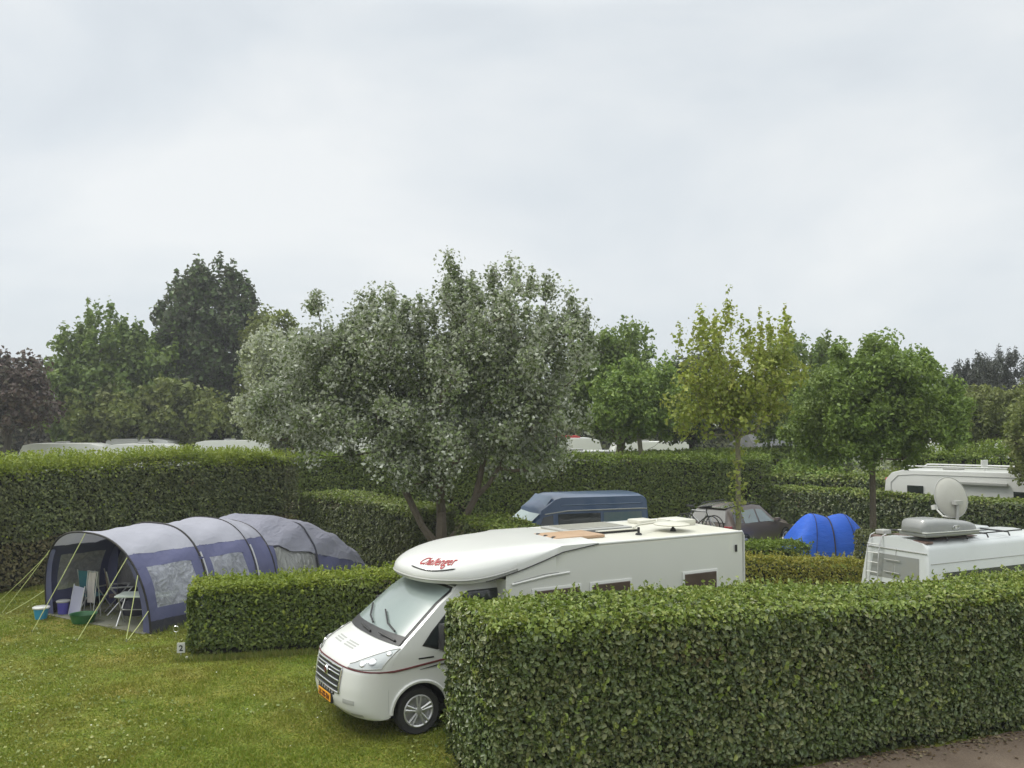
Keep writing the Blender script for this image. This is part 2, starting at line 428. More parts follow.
# ------------------------------------------------------------------ hedges
LM = {}
LM['glossy'] = leafmat('glossy_hedge_leaves', [(.032, .055, .014), (.06, .09, .028), (.10, .13, .048), (.17, .19, .10)], rough=.36, transl=.15, patch=(.06, .10, .028), pscale=.9, tint=(1.4, 1.28, 1.05))
LM['glossyfresh'] = leafmat('fresh_hedge_leaves', [(.10, .17, .03), (.16, .23, .055), (.22, .27, .09)], rough=.42, transl=.25, patch=(.12, .19, .03), pscale=1.2, tint=(1.35, 1.2, 0.85))
LM['privet'] = leafmat('privet_leaves', [(.04, .075, .014), (.065, .11, .022), (.10, .145, .035)], rough=.5, transl=.25, patch=(.08, .12, .02), pscale=.8, tint=(1.65, 1.4, 0.95))
LM['privetfresh'] = leafmat('privet_shoots', [(.11, .18, .025), (.17, .25, .04), (.21, .28, .06)], rough=.5, transl=.35, patch=(.12, .2, .025), pscale=.9, tint=(1.5, 1.25, 0.8))
LM['dull'] = leafmat('dull_hedge_leaves', [(.032, .048, .018), (.05, .072, .024), (.075, .098, .038), (.11, .135, .065)], rough=.5, transl=.2, patch=(.055, .058, .028), pscale=.4, tint=(1.75, 1.6, 1.15))
LM['brown'] = leafmat('sparse_brown_leaves', [(.05, .048, .022), (.08, .072, .034), (.06, .07, .026)], rough=.7, transl=.1, tint=(1.8, 1.65, 1.4))
LM['yellow'] = leafmat('yellow_hedge_leaves', [(.23, .225, .025), (.32, .28, .03), (.18, .22, .03)], tint=(1, 1, 1), rough=.5, transl=.3)
LM['bright'] = leafmat('bright_green_hedge', [(.08, .15, .018), (.13, .21, .03), (.17, .25, .045)], rough=.5, transl=.3, patch=(.09, .14, .03), tint=(1.5, 1.3, 0.9))

def hedge(name, label, corners, h, leaf, dens, mside, mtop, L=.07, W=.045, core='core', group='clipped hedges', bump=.05, hN=None, sprig=.05, sides=(1, 1, 1, 1), lowbrown=None, topfrac=1.0, seed=0, shoot=.12, dip=0.05, hexa=False, jit=.5):
    nf, nvx = (4, 6) if hexa else (2, 4)
    """corners: 4 footprint points anticlockwise seen from above; h height at each corner"""
    C = [np.array(c, float) for c in corners]
    L0 = L
    H = [h] * 4 if np.isscalar(h) else list(h)
    Vs = []; Fs = []; Ms = []; off = 0
    def push(V, F, mi):
        nonlocal off
        Vs.append(V); Fs.append(F + off); Ms.append(mi); off += len(V)
    cen = sum(C) / 4
    ins = min(.15 + L * 1.3 + bump, .3 * min(np.linalg.norm(C[1] - C[0]), np.linalg.norm(C[2] - C[1])))
    un = lambda q: q / np.linalg.norm(q)
    Cin = [C[i] + ins * (un(C[(i + 1) % 4] - C[i]) + un(C[i - 1] - C[i])) for i in range(4)]
    # twiggy core
    nu, nv, nz = 40, 6, 8
    def gridpts(f, a, b):
        u, v = np.meshgrid(np.linspace(0, 1, a), np.linspace(0, 1, b), indexing='ij'); P = f(u.ravel(), v.ravel())
        F = []
        for i in range(a - 1):
            for j in range(b - 1):
                k = i * b + j; F += [(k, k + 1, k + b + 1), (k, k + b + 1, k + b)]
        return P, np.array(F)
    def bil(Q, HH, u, v, dz=0):
        u = u[:, None]; v = v[:, None]
        xy = (Q[0] * (1 - u) + Q[1] * u) * (1 - v) + (Q[3] * (1 - u) + Q[2] * u) * v
        z = (HH[0] * (1 - u) + HH[1] * u) * (1 - v) + (HH[3] * (1 - u) + HH[2] * u) * v
        return np.concatenate([xy, z + dz], 1)
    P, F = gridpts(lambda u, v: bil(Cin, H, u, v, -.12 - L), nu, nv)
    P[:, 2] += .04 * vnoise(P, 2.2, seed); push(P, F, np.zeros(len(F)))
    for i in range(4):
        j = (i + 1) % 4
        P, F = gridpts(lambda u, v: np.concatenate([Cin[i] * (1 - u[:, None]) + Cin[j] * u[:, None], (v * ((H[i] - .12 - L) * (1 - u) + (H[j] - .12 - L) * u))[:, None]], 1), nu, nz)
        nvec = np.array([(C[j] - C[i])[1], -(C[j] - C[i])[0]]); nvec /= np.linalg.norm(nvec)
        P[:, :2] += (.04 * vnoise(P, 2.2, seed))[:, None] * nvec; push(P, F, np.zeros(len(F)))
    for i in range(4):
        if not sides[i]: continue
        j = (i + 1) % 4; e = C[j] - C[i]; ln = np.linalg.norm(e); hm = (H[i] + H[j]) / 2
        n = int(ln * hm * dens * sides[i]); u = rng.uniform(0, 1, n); z = rng.uniform(0, 1, n) ** .95
        nv2 = np.array([e[1], -e[0]]) / ln
        hh = H[i] * (1 - u) + H[j] * u
        P = np.concatenate([C[i] + u[:, None] * e, (z * hh)[:, None]], 1)
        P[:, 2] *= 1 + 0 * z
        outw = np.maximum(bump * vnoise(P, 2.6, seed + i) + bump * .6 * vnoise(P, 7, seed + 3), -bump) + rng.uniform(-L * 1.3, L * .45, n)
        top = np.clip((P[:, 2] - (hh - .22)) / .22, 0, 1); outw -= .10 * top ** 2
        low = np.clip((.25 - P[:, 2]) / .25, 0, 1); outw -= .10 * low
        # rounded vertical corners
        ue = np.minimum(u, 1 - u) * ln; outw -= .10 * np.clip(1 - ue / .2, 0, 1) ** 2
        P[:, :2] += outw[:, None] * nv2
        Nn = np.tile([nv2[0], nv2[1], .45], (n, 1)); Nn[:, 2] += top * .8
        V, F = leaves(P, Nn, L, W, jit=jit, up=.5, droop=.15, hexa=hexa)
        mi = np.where(rng.uniform(0, 1, n) < .03 + .9 * np.clip((P[:, 2] - hh + .10 + shoot * .9 + .16 * vnoise(P, 2.4, seed + 2)) / (.10 + shoot), 0, 1) * (topfrac > .5), 2, 1)
        bare = vnoise(P, 3.3, seed + 9) > .80
        mi = np.where(bare & (rng.uniform(0, 1, n) < .30), 3, mi)
        if n and lowbrown is None:
            keep = ~((bare & (rng.uniform(0, 1, n) < .45)) | ((P[:, 2] < .16 + .08 * vnoise(P, 5, seed)) & (rng.uniform(0, 1, n) < .75)))
            kk = np.repeat(keep, nf); idx = np.repeat(keep, nvx); remap = np.cumsum(idx) - 1; V = V[idx]; F = remap[F[kk]]; mi = mi[keep]
        if hexa or L < .08:
            ns = int(ln * hm * 5); su = rng.uniform(0.02, .98, ns); sz = rng.uniform(.25, .97, ns) * hm
            B = np.concatenate([C[i] + su[:, None] * e, sz[:, None]], 1); SP = np.repeat(B, 7, 0); st_ = np.tile(np.linspace(0, 1, 7), ns)
            ln_ = np.repeat(rng.uniform(.05, .20, ns), 7); SP[:, :2] += (st_ * ln_ * .6)[:, None] * nv2 + rng.normal(size=(len(SP), 2)) * .008; SP[:, 2] += st_ * ln_ * .8
            V3, F3 = leaves(SP, rng.normal(size=(len(SP), 3)) + [nv2[0], nv2[1], .6], L * .9, W * .85, jit=.3, up=.8, hexa=hexa)
            push(V3, F3, np.full(len(F3), 2))
        if lowbrown is not None:
            q = P[:, 2] + .18 * vnoise(P, 1.6, 4) < lowbrown; mi = np.where(q, 3, mi)
            keep = ~(q & (rng.uniform(0, 1, n) < .35))
            kk = np.repeat(keep, nf)
            idx = np.repeat(keep, nvx)
            remap = np.cumsum(idx) - 1; V = V[idx]; F = remap[F[kk]]; mi = mi[keep]
        push(V, F, np.repeat(mi, nf))
    # top
    e1 = np.linalg.norm(C[1] - C[0]); e2 = np.linalg.norm(C[2] - C[1]); n = int(e1 * e2 * dens)
    u = rng.uniform(0, 1, n); v = rng.uniform(0, 1, n); P = bil(C, H, u, v)
    edge = np.minimum(np.minimum(u, 1 - u) * e1, np.minimum(v, 1 - v) * e2)
    P[:, 2] += bump * vnoise(P, 2.2, seed + 1) + bump * .6 * vnoise(P, 6, seed + 5) + dip * vnoise(P, .7, seed + 7) + rng.uniform(-L, L * .5, n) - .09 * np.clip(1 - edge / .18, 0, 1) ** 2
    V, F = leaves(P, np.tile([0, 0, 1.], (n, 1)), L, W, jit=jit + .1, droop=.15, hexa=hexa)
    mi = np.where(rng.uniform(0, 1, n) < .35 + .45 * topfrac + .3 * vnoise(P, 1.7, seed + 2), 2, 1)
    push(V, F, np.repeat(mi, nf))
    # shoots standing proud of the cut
    n = int(e1 * e2 * dens * sprig); 
    if n:
        ns = max(1, n // 6); u = rng.uniform(0, 1, ns); v = rng.uniform(0, 1, ns); B = bil(C, H, u, v); B[:, 2] += bump * vnoise(B, 2.2, seed + 1) + dip * vnoise(B, .7, seed + 7)
        hgt = shoot * rng.uniform(.3, 1.2, ns)
        P = np.repeat(B, 6, 0); t = np.tile(np.linspace(.1, 1, 6), ns); P[:, 2] += t * np.repeat(hgt, 6)
        P[:, :2] += np.repeat(rng.normal(size=(ns, 2)) * .03, 6, 0) * t[:, None] + rng.normal(size=(len(P), 2)) * .012
        V, F = leaves(P, rng.normal(size=(len(P), 3)) + [0, 0, .4], L * .85, W * .8, jit=.3, up=1.2)
        push(V, F, np.full(len(F), 2))
    o = npmesh(name, np.concatenate(Vs), np.concatenate(Fs), np.concatenate(Ms), [M[core], mside, mtop, LM['brown']])
    return tag(o, label, 'hedge', group)

def quad(a, b, thick):
    """front edge a->b (left to right), body behind it; returned anticlockwise"""
    a = np.array(a, float); b = np.array(b, float); d = (b - a) / np.linalg.norm(b - a); n = np.array([-d[1], d[0]])
    return [a, b, b + n * thick, a + n * thick]

# 1 foreground hedge
FH = [(-.16, 10.42), (11.2, 14.45), (10.7, 16.05), (-.90, 12.0)]
hedge('hedge', 'large glossy-leaved hedge in front of the white motorhome, beside the brown path', FH, [2.17, 1.84, 1.82, 2.14], None, 2500,
      LM['glossy'], LM['glossyfresh'], L=.066, W=.046, sprig=.10, sides=(1, .4, .4, 1.0), bump=.06, shoot=.15, hexa=True, jit=.6)
# 2 mid hedge
hedge('hedge', 'low leafy hedge between the blue-grey tunnel tent and the motorhome nose', quad((-6.10, 17.1), (.2, 18.6), 1.15), [1.33, 1.42, 1.42, 1.35], None, 1700,
      LM['privet'], LM['privetfresh'], L=.07, W=.045, sprig=.25, bump=.055, sides=(1, .4, .5, 1), shoot=.12, seed=2)
# 3/4 hedge either side of the silver tree
hedge('hedge', 'pale-topped clipped hedge running back behind the rear end of the tunnel tent', quad((-7.4, 31.3), (-2.75, 25.8), 1.5), 2.0, None, 900,
      LM['dull'], LM['glossyfresh'], L=.085, W=.055, sprig=.05, sides=(1, 1, .4, .3), bump=.05, seed=4)
hedge('hedge', 'short pale-topped hedge between the silver-leaved tree and the blue van', quad((-1.55, 24.1), (1.3, 19.9), 1.4), [1.97, 1.6, 1.6, 1.97], None, 1000,
      LM['dull'], LM['glossyfresh'], L=.08, W=.05, sprig=.05, sides=(1, 1, .4, .6), bump=.05, seed=5)
# 6 tall left hedge
hedge('hedge', 'tall dark hedge with bright shaggy top behind the tunnel tent', [(-17.5, 17.9), (-7.35, 31.2), (-8.6, 32.2), (-18.8, 18.9)], [3.20, 3.26, 3.26, 3.20], None, 900,
      LM['dull'], LM['privetfresh'], L=.09, W=.055, sprig=.9, sides=(1, .3, .15, .1), bump=.09, lowbrown=1.25, seed=6, shoot=.32, dip=.12)
# 5 hedge behind van and car
hedge('hedge', 'long tall hedge with a thin bright top behind the blue van and brown car', [(-8.6, 35.4), (10.4, 36.1), (10.4, 37.6), (-8.6, 36.9)], [3.08, 2.95, 2.95, 3.08], None, 620,
      LM['privet'], LM['bright'], L=.10, W=.06, sprig=.3, sides=(1, .6, .05, .1), bump=.06, seed=7, shoot=.2)
# 7 hedge right of the car
hedge('hedge', 'glossy-leaved hedge behind the small blue dome tent', quad((10.2, 36.3), (19.5, 24.6), 1.6), [1.85, 1.85, 1.75, 1.75], None, 900,
      LM['glossy'], LM['glossyfresh'], L=.11, W=.065, sprig=.04, sides=(1, .3, .2, .5), bump=.06, seed=8)
# 8 low hedge right of the blue tent
hedge('hedge', 'low dull green hedge between the blue dome tent and the white camper van', quad((9.85, 25.6), (16.5, 24.2), 1.2), [1.3, 1.5, 1.5, 1.3], None, 900,
      LM['dull'], LM['dull'], L=.07, W=.045, sprig=.03, sides=(1, .2, .3, 1), bump=.04, seed=9)
# 9 green and yellow low hedges behind the motorhome
hedge('hedge', 'low fresh green hedge below the brown car', quad((1.6, 22.6), (7.8, 23.5), 1.0), 1.27, None, 1000,
      LM['privet'], LM['bright'], L=.07, W=.045, sprig=.15, sides=(1, .5, .2, .2), bump=.04, seed=10)
hedge('hedge', 'low yellow hedge behind the rear corner of the motorhome', quad((3.9, 20.3), (8.5, 21.2), .9), [1.40, 1.12, 1.12, 1.40], None, 1100,
      LM['yellow'], LM['yellow'], L=.06, W=.04, sprig=.15, sides=(1, .8, .2, .6), bump=.04, seed=11)
# right-hand background hedges
hedge('hedge', 'shaggy bright green hedge behind the parked white motorhome', [(16.8, 38.6), (30, 35.2), (30, 36.8), (16.8, 40.2)], [3.1, 3.15, 3.15, 3.1], None, 300,
      LM['bright'], LM['bright'], L=.13, W=.075, sprig=1.2, sides=(1, .1, .05, .4), bump=.12, seed=12, shoot=.45, dip=.15)
hedge('hedge', 'bright green hedge in front of the grey-roofed chalet', [(5.5, 45), (15.5, 44.5), (15.5, 46), (5.5, 46.5)], [2.75, 3.0, 3.0, 2.75], None, 320,
      LM['bright'], LM['bright'], L=.15, W=.09, sprig=.8, sides=(1, .3, .05, .2), bump=.08, seed=13, shoot=.2)
hedge('hedge', 'uneven dark hedge between the round tree and the glossy-leaved hedge', quad((10.8, 40.3), (19.6, 33.8), 1.8), [2.15, 2.1, 2.0, 2.0], None, 480,
      LM['glossy'], LM['glossyfresh'], L=.13, W=.08, sprig=.3, sides=(1, .2, .1, .4), bump=.14, seed=3, shoot=.3, dip=.2)
hedge('hedge', 'very dark distant hedge at the far edge of the campsite', [(-48, 74), (-22, 70), (-22, 72), (-48, 76)], [4.4, 4.2, 4.2, 4.4], None, 60,
      leafmat('dark_far_leaves', [(.028, .03, .02), (.05, .045, .03), (.04, .05, .025)]), LM['dull'], L=.34, W=.2, sprig=.2, sides=(1, .1, .05, .1), bump=.2, seed=1, topfrac=.1)

hedge('hedge', 'long distant hedge closing the view behind the far caravans', [(-24, 79), (66, 77), (66, 79), (-24, 81)], [4.0, 3.8, 3.8, 4.0], None, 55,
      LM['dull'], LM['privet'], L=.34, W=.2, sprig=.2, sides=(1, .1, .05, .1), bump=.2, seed=2, topfrac=.2)

# ------------------------------------------------------------------ trees
def tree(name, label, base, ells, nclump, nleaf, L, W, mat, bark, rc=.45, trunk_r=.14, fork=1.3, stretch=1.0, group='trees of the campsite',
         shell=2.2, up=.2, jit=.9, limbs=None, extra=None, spire=0, cat='tree', far=1.0, sides=6):
    """ells: (x, y, z, rx, ry, rz) relative to base; leaves hang in clumps joined by a branch skeleton"""
    if far != 1:
        base = (base[0] * far, base[1] * far, 0); ells = [(e[0] * far, e[1] * far, 4.5 + (e[2] - 4.5) * far, e[3] * far, e[4] * far, e[5] * far) for e in ells]
        L *= far; W *= far; rc *= far; trunk_r *= far; spire *= far
    t = thing(name, label, cat, base, 0, group)
    vol = np.array([e[3] * e[4] * e[5] for e in ells]) ** .8; vol /= vol.sum()
    which = rng.choice(len(ells), nclump, p=vol)
    E = np.array(ells)[which]
    d = nrm(rng.normal(size=(nclump, 3))); r = rng.uniform(.05, 1, nclump) ** (1 / shell)
    C = E[:, :3] + d * r[:, None] * E[:, 3:6]
    C[:, 2] = np.maximum(C[:, 2], .5)
    if extra is not None: C = np.concatenate([C, np.array(extra)]); nclump = len(C)
    # skeleton
    nodes = [Vector((0, 0, -.05)), Vector((.02, .02, fork))]; par = [-1, 0]
    if limbs:
        for lm in limbs:
            p_ = 1
            for q in lm: nodes.append(Vector(q)); par.append(p_); p_ = len(nodes) - 1
    order = np.argsort(np.linalg.norm((C - np.array([0, 0, fork])) * [1, 1, .8], axis=1))
    for i in order:
        c_ = Vector(C[i]); best = None; bd = 1e9
        for k in range(1, len(nodes)):
            q = nodes[k]; dd = (c_ - q).length + .15 * q.length + (1.5 * max(0, q.z - c_.z))
            if dd < bd: bd = dd; best = k
        q = nodes[best]; dist = (c_ - q).length
        if dist > .9:
            mid = q.lerp(c_, .5) + Vector((random.uniform(-.1, .1), random.uniform(-.1, .1), -.08 * dist + .02)) * 1
            nodes.append(mid); par.append(best); best = len(nodes) - 1
        nodes.append(c_); par.append(best)
    cnt = [0] * len(nodes)
    for k in range(len(nodes) - 1, 0, -1):
        cnt[k] += 1; cnt[par[k]] += cnt[k]
    tot = max(cnt[1], 1)
    mb = MB()
    rad = lambda k: max(.006, trunk_r * (cnt[k] / tot) ** .48)
    rt = trunk_r
    mb.tube([nodes[0], nodes[0].lerp(nodes[1], .12), nodes[0].lerp(nodes[1], .55), nodes[1]], [rt * 1.45, rt * 1.12, rt, rt * .95], sides + 2, cap=False)
    for k in range(2, len(nodes)):
        a, b_ = nodes[par[k]], nodes[k]; mb.tube([a, b_], [min(rad(par[k]), rad(k) * 1.6), rad(k)], sides if rad(k) > .03 else 4, cap=False)
    mb.build('trunk', bark, t, smooth=True)
    # leaves
    n = nclump * nleaf; ci = np.repeat(np.arange(nclump), nleaf)
    cr_ = rc * rng.uniform(.55, 1.25, nclump)
    q = nrm(rng.normal(size=(n, 3))) * (rng.uniform(0, 1, (n, 1)) ** .5) * cr_[ci][:, None]
    q[:, 2] *= stretch
    P = C[ci] + q
    if spire:
        top = C[:, 2] > np.quantile(C[:, 2], .8); sel = top[ci] & (rng.uniform(0, 1, n) < .5)
        P[sel, 2] += spire * rng.uniform(0, 1, sel.sum()); P[sel, :2] = C[ci][sel, :2] + q[sel, :2] * .35
    P[:, 2] = np.maximum(P[:, 2], .15)
    Nn = q / cr_[ci][:, None] + np.array([0, 0, .5])
    V, F = leaves(P, Nn, L, W, jit=jit, up=up, droop=.1)
    npmesh('crown', V, F, np.zeros(len(F)), [mat], t)
    return t

TM = {}
TM['silver'] = leafmat('silver_leaves', [(.065, .078, .032), (.09, .105, .045), (.125, .14, .065), (.17, .185, .10)], back=(.55, .57, .47), rough=.5, transl=.15, patch=(.08, .09, .038), pscale=.5, tint=(1.35, 1.55, 1.15))
TM['silverpale'] = leafmat('paler_silver_leaves', [(.12, .14, .065), (.18, .20, .105), (.25, .265, .16)], back=(.62, .64, .54), rough=.5, transl=.2, tint=(1.5, 1.55, 1.35))
TM['dark'] = leafmat('dark_leaves', [(.030, .038, .016), (.048, .060, .024), (.07, .085, .035)], back=(.12, .13, .08), transl=.32, patch=(.045, .045, .024), tint=(2.0, 2.45, 1.9))
TM['mid'] = leafmat('mid_green_leaves', [(.045, .075, .022), (.07, .11, .03), (.10, .14, .045)], transl=.36, patch=(.075, .10, .03), tint=(2.2, 2.1, 1.4))
TM['olive'] = leafmat('olive_leaves', [(.06, .08, .025), (.09, .115, .035), (.13, .15, .055)], transl=.36, patch=(.075, .08, .03), tint=(2.0, 1.95, 1.4))
TM['purple'] = leafmat('dark_purple_leaves', [(.03, .022, .02), (.05, .034, .03), (.04, .045, .028)], transl=.15, tint=(2.2, 2.0, 1.7))
TM['fresh'] = leafmat('fresh_green_leaves', [(.055, .11, .025), (.085, .15, .035), (.12, .185, .05)], transl=.3, patch=(.06, .1, .025), tint=(2.3, 1.95, 1.3))
TM['maple'] = leafmat('yellow_green_leaves', [(.20, .23, .03), (.31, .33, .05), (.40, .39, .08), (.25, .22, .05)], tint=(1.02, 1.14, 1.05), transl=.4, patch=(.21, .23, .045), pscale=.9)
TM['round'] = leafmat('round_tree_leaves', [(.045, .085, .022), (.068, .12, .03), (.095, .155, .042)], transl=.36, patch=(.06, .09, .028), pscale=.7, tint=(2.6, 2.2, 1.5))
TM['pine'] = leafmat('pine_needles', [(.018, .024, .018), (.03, .036, .026), (.045, .048, .036)], transl=.05, tint=(1.6, 1.6, 1.4))

# silver-leaved poplar
sb = (-1.95, 24.7, 0)
tree('silver_poplar', 'big spreading tree with whitish undersides to its leaves and a forked trunk', sb,
     [(1.9, .3, 6.6, 2.45, 2.2, 1.95), (.5, .3, 6.8, 1.5, 1.6, 1.6), (-2.1, .5, 6.75, 1.9, 2.2, 1.5), (-3.0, .4, 5.9, 1.5, 1.8, 1.4), (-.4, .3, 5.6, 2.6, 2.2, 1.9), (-.5, 0, 4.0, 2.4, 2.0, 1.2), (2.5, .2, 4.7, 1.6, 1.8, 1.6), (-3.3, .3, 4.6, 2.0, 1.9, 1.25), (-.2, -.3, 3.3, 1.4, 1.1, .7)],
     560, 190, .105, .07, TM['silver'], M['bark'], rc=.48, trunk_r=.19, fork=.9, spire=.16, jit=.95, shell=1.9,
     limbs=[[(-.5, 0, 1.6), (-1.0, .1, 2.6), (-1.8, .2, 4.0), (-2.6, .3, 5.4)], [(.5, .1, 1.5), (.95, .1, 2.4), (1.3, .2, 4.0), (1.7, .3, 5.8)], [(0, .2, 2.0), (-.2, .2, 3.6), (-.3, .3, 5.4)]],
     extra=[(.5, .2, 8.2), (.35, .2, 8.5), (.2, .2, 8.85), (.6, .2, 7.8), (1.4, .4, 8.5), (1.9, .3, 8.65), (2.9, .2, 8.1), (3.6, .2, 7.7), (4.0, .1, 7.2), (4.1, .1, 6.7), (.8, .2, 7.7), (0, -.5, 3.2), (1.6, 0, 3.2), (2.6, 0, 3.4), (3.1, 0, 3.9)])
tree('silver_bush_tree', 'smaller tree with palest silvery leaves at the left flank of the big one', (-9.6, 38.5, 0),
     [(-.3, 0, 6.6, 1.7, 1.6, 1.7), (.2, -.1, 4.9, 2.4, 1.6, 1.5), (1.6, .2, 6.3, 1.7, 1.4, 1.7)], 230, 190, .13, .085, TM['silverpale'], M['bark'], rc=.48, trunk_r=.11, spire=.5)
# left group
tree('tall_dark_tree', 'tallest dark green tree rising above the left hedge', AT(207, 420, 47)[:2] + (0,) if False else (-15.9, 47, 0),
     [(.1, 0, 9.6, 2.7, 2.2, 3.0), (-1.2, 0, 8.9, 2.0, 2.0, 1.6), (-.4, 0, 7.4, 3.3, 2.6, 2.2), (.3, 0, 5.3, 3.6, 2.8, 2.0), (0, 0, 11.3, 1.3, 1.2, 1.1), (1.6, 0, 10.3, 1.2, 1.2, 1.9)], 330, 90, .25, .17, TM['dark'], M['barkdark'], rc=.65, trunk_r=.28, fork=2.0, spire=.5, far=1.5)
tree('bushy_tree', 'pale olive tree leaning against the tall dark tree', (-12.1, 45, 0),
     [(.0, 0, 8.6, 1.3, 1.3, 1.6), (-.3, 0, 6.2, 1.5, 1.4, 1.8)], 90, 90, .2, .14, TM['olive'], M['bark'], rc=.55, trunk_r=.12, far=1.5)
tree('broad_tree', 'broad bushy green tree left of the tallest dark tree', (-19.6, 43, 0),
     [(0, 0, 7.0, 2.6, 2.2, 2.0), (-1.1, 0, 5.6, 2.4, 2.2, 1.9), (1.5, 0, 5.4, 2.6, 2.2, 2.0), (-.2, 0, 9.0, .9, .9, .9), (2.2, 0, 7.6, 1.3, 1.3, 1.1)], 300, 90, .22, .15, TM['mid'], M['bark'], rc=.6, trunk_r=.2, fork=1.6, spire=.7, far=1.55)
tree('low_tree', 'low rounded olive tree beneath the tall dark tree', (-15.6, 39, 0),
     [(0, 0, 4.9, 2.4, 1.8, 1.4), (-1.8, 0, 4.8, 1.8, 1.6, 1.2), (2, 0, 4.6, 1.8, 1.6, 1.1)], 170, 90, .2, .13, TM['olive'], M['bark'], rc=.5, trunk_r=.12, far=1.65)
tree('purple_tree', 'dark purplish tree cut by the left edge of the view', (-31.5, 56, 0),
     [(-.3, 0, 6.7, 2.6, 2.6, 2.0), (.9, 0, 5.6, 1.9, 2.4, 1.8)], 170, 90, .28, .18, TM['purple'], M['barkdark'], rc=.7, trunk_r=.22)
# centre
tree('dense_tree', 'dense rounded green tree just behind the right side of the silver tree', (5.2, 45, 0),
     [(0, 0, 7.2, 2.4, 2.2, 2.1), (.4, 0, 5.4, 2.9, 2.2, 1.9), (-.8, 0, 6.2, 2.6, 2.2, 1.9)], 270, 95, .22, .15, TM['mid'], M['bark'], rc=.6, trunk_r=.2)
tree('light_green_tree', 'small fresh green tree between the silver tree and the yellow-green maple', (5.6, 38.5, 0),
     [(0, 0, 5.6, 1.8, 1.7, 1.6), (.6, 0, 4.9, 1.9, 1.6, 1.2), (-.9, 0, 5.2, 1.5, 1.4, 1.2)], 190, 95, .16, .10, TM['fresh'], M['barkpale'], rc=.45, trunk_r=.10, fork=2.4)
tree('maple_tree', 'young yellow-green maple with a slim straight trunk beside the motorhome rear', (6.05, 24.2, 0),
     [(-.1, 0, 5.9, 1.65, 1.4, 1.35), (-1.0, 0, 5.0, 1.1, 1.0, .95), (1.0, 0, 6.0, 1.0, 1.0, 1.05), (.2, 0, 4.9, 1.3, 1.0, .8)], 270, 34, .105, .085, TM['maple'], M['barkpale'], rc=.32, trunk_r=.07, fork=4.1, spire=.5, up=.3,
     limbs=[[(-.1, 0, 4.9), (-.15, 0, 5.8), (-.15, 0, 6.8)], [(-.4, 0, 4.7), (-.8, .1, 5.4)], [(.3, .1, 4.8), (.7, .1, 5.8)]],
     extra=[(-.3, 0, 7.1), (-.25, 0, 7.35), (-.15, .1, 7.5), (.9, .1, 6.9), (1.35, .1, 6.9), (1.4, .1, 7.05), (-.9, 0, 6.9), (-1.0, 0, 7.1), (-1.5, 0, 6.4), (-1.55, 0, 6.7), (-.05, -.05, 2.9), (.05, -.05, 2.5), (-.08, -.05, 2.15), (0, -.05, 3.3), (.03, 0, 3.8)])
tree('round_tree', 'round-headed green tree with a slim stem behind the dome tent', (11.25, 28.2, 0),
     [(0, 0, 5.0, 2.7, 2.2, 1.9), (-.9, 0, 4.3, 2.0, 1.8, 1.4), (1.0, 0, 4.6, 1.95, 1.8, 1.5), (.3, 0, 6.0, 1.8, 1.6, 1.15)], 520, 105, .12, .075, TM['round'], M['bark'], rc=.4, trunk_r=.10, fork=3.3)
tree('back_tree', 'green tree filling the gap behind the maple and the round tree', (15.2, 46, 0),
     [(0, 0, 6.6, 2.2, 2.2, 2.0), (-1.4, 0, 5.0, 2.3, 2.0, 1.8), (1.2, 0, 5.2, 2.3, 2.0, 2.0)], 230, 95, .22, .13, TM['mid'], M['bark'], rc=.55, trunk_r=.16, spire=.6)
tree('shadow_tree', 'dark tree below the left half of the maple crown', (9.2, 47, 0),
     [(0, 0, 5.2, 2.7, 2.2, 1.7), (.6, 0, 6.5, 1.8, 1.6, 1.3)], 170, 95, .22, .14, TM['dark'], M['barkdark'], rc=.6, trunk_r=.15)
# right
tree('pine_tree', 'dark spiky pine on the skyline right of the round tree', (30.8, 60, 0),
     [(0, 0, 6.9, 1.9, 1.6, 1.3), (-.6, 0, 5.7, 1.6, 1.6, 1.2), (.4, 0, 7.4, 1.2, 1.2, 1.0)], 130, 100, .26, .06, TM['pine'], M['barkdark'], rc=.5, trunk_r=.18, spire=.55, up=1.2, group='conifers')
tree('pine_tree', 'dark pine at the right edge, half hidden by the olive trees', (34.5, 62, 0),
     [(0, 0, 7.2, 1.9, 1.6, 1.9), (.8, 0, 5.5, 2.1, 1.8, 1.7)], 120, 100, .26, .06, TM['pine'], M['barkdark'], rc=.5, trunk_r=.18, spire=.55, up=1.2, group='conifers')
tree('olive_tree', 'bushy olive-green tree between the round tree and the right edge', (21.6, 41.5, 0),
     [(0, 0, 4.7, 2.1, 1.7, 1.3), (-.9, 0, 4.4, 1.8, 1.5, 1.2), (1.5, 0, 4.7, 1.9, 1.5, 1.4)], 220, 95, .15, .10, TM['olive'], M['bark'], rc=.42, trunk_r=.11)
tree('edge_tree', 'olive tree whose branches reach in over the white motorhome from the right', (17.9, 30.0, 0),
     [(.1, 0, 4.2, 1.5, 1.5, 1.1), (-.1, 0, 3.0, 1.3, 1.3, .9), (.5, 0, 5.6, 1.1, 1.2, 1.3)], 220, 85, .12, .08, TM['olive'], M['bark'], rc=.36, trunk_r=.1, spire=.6)
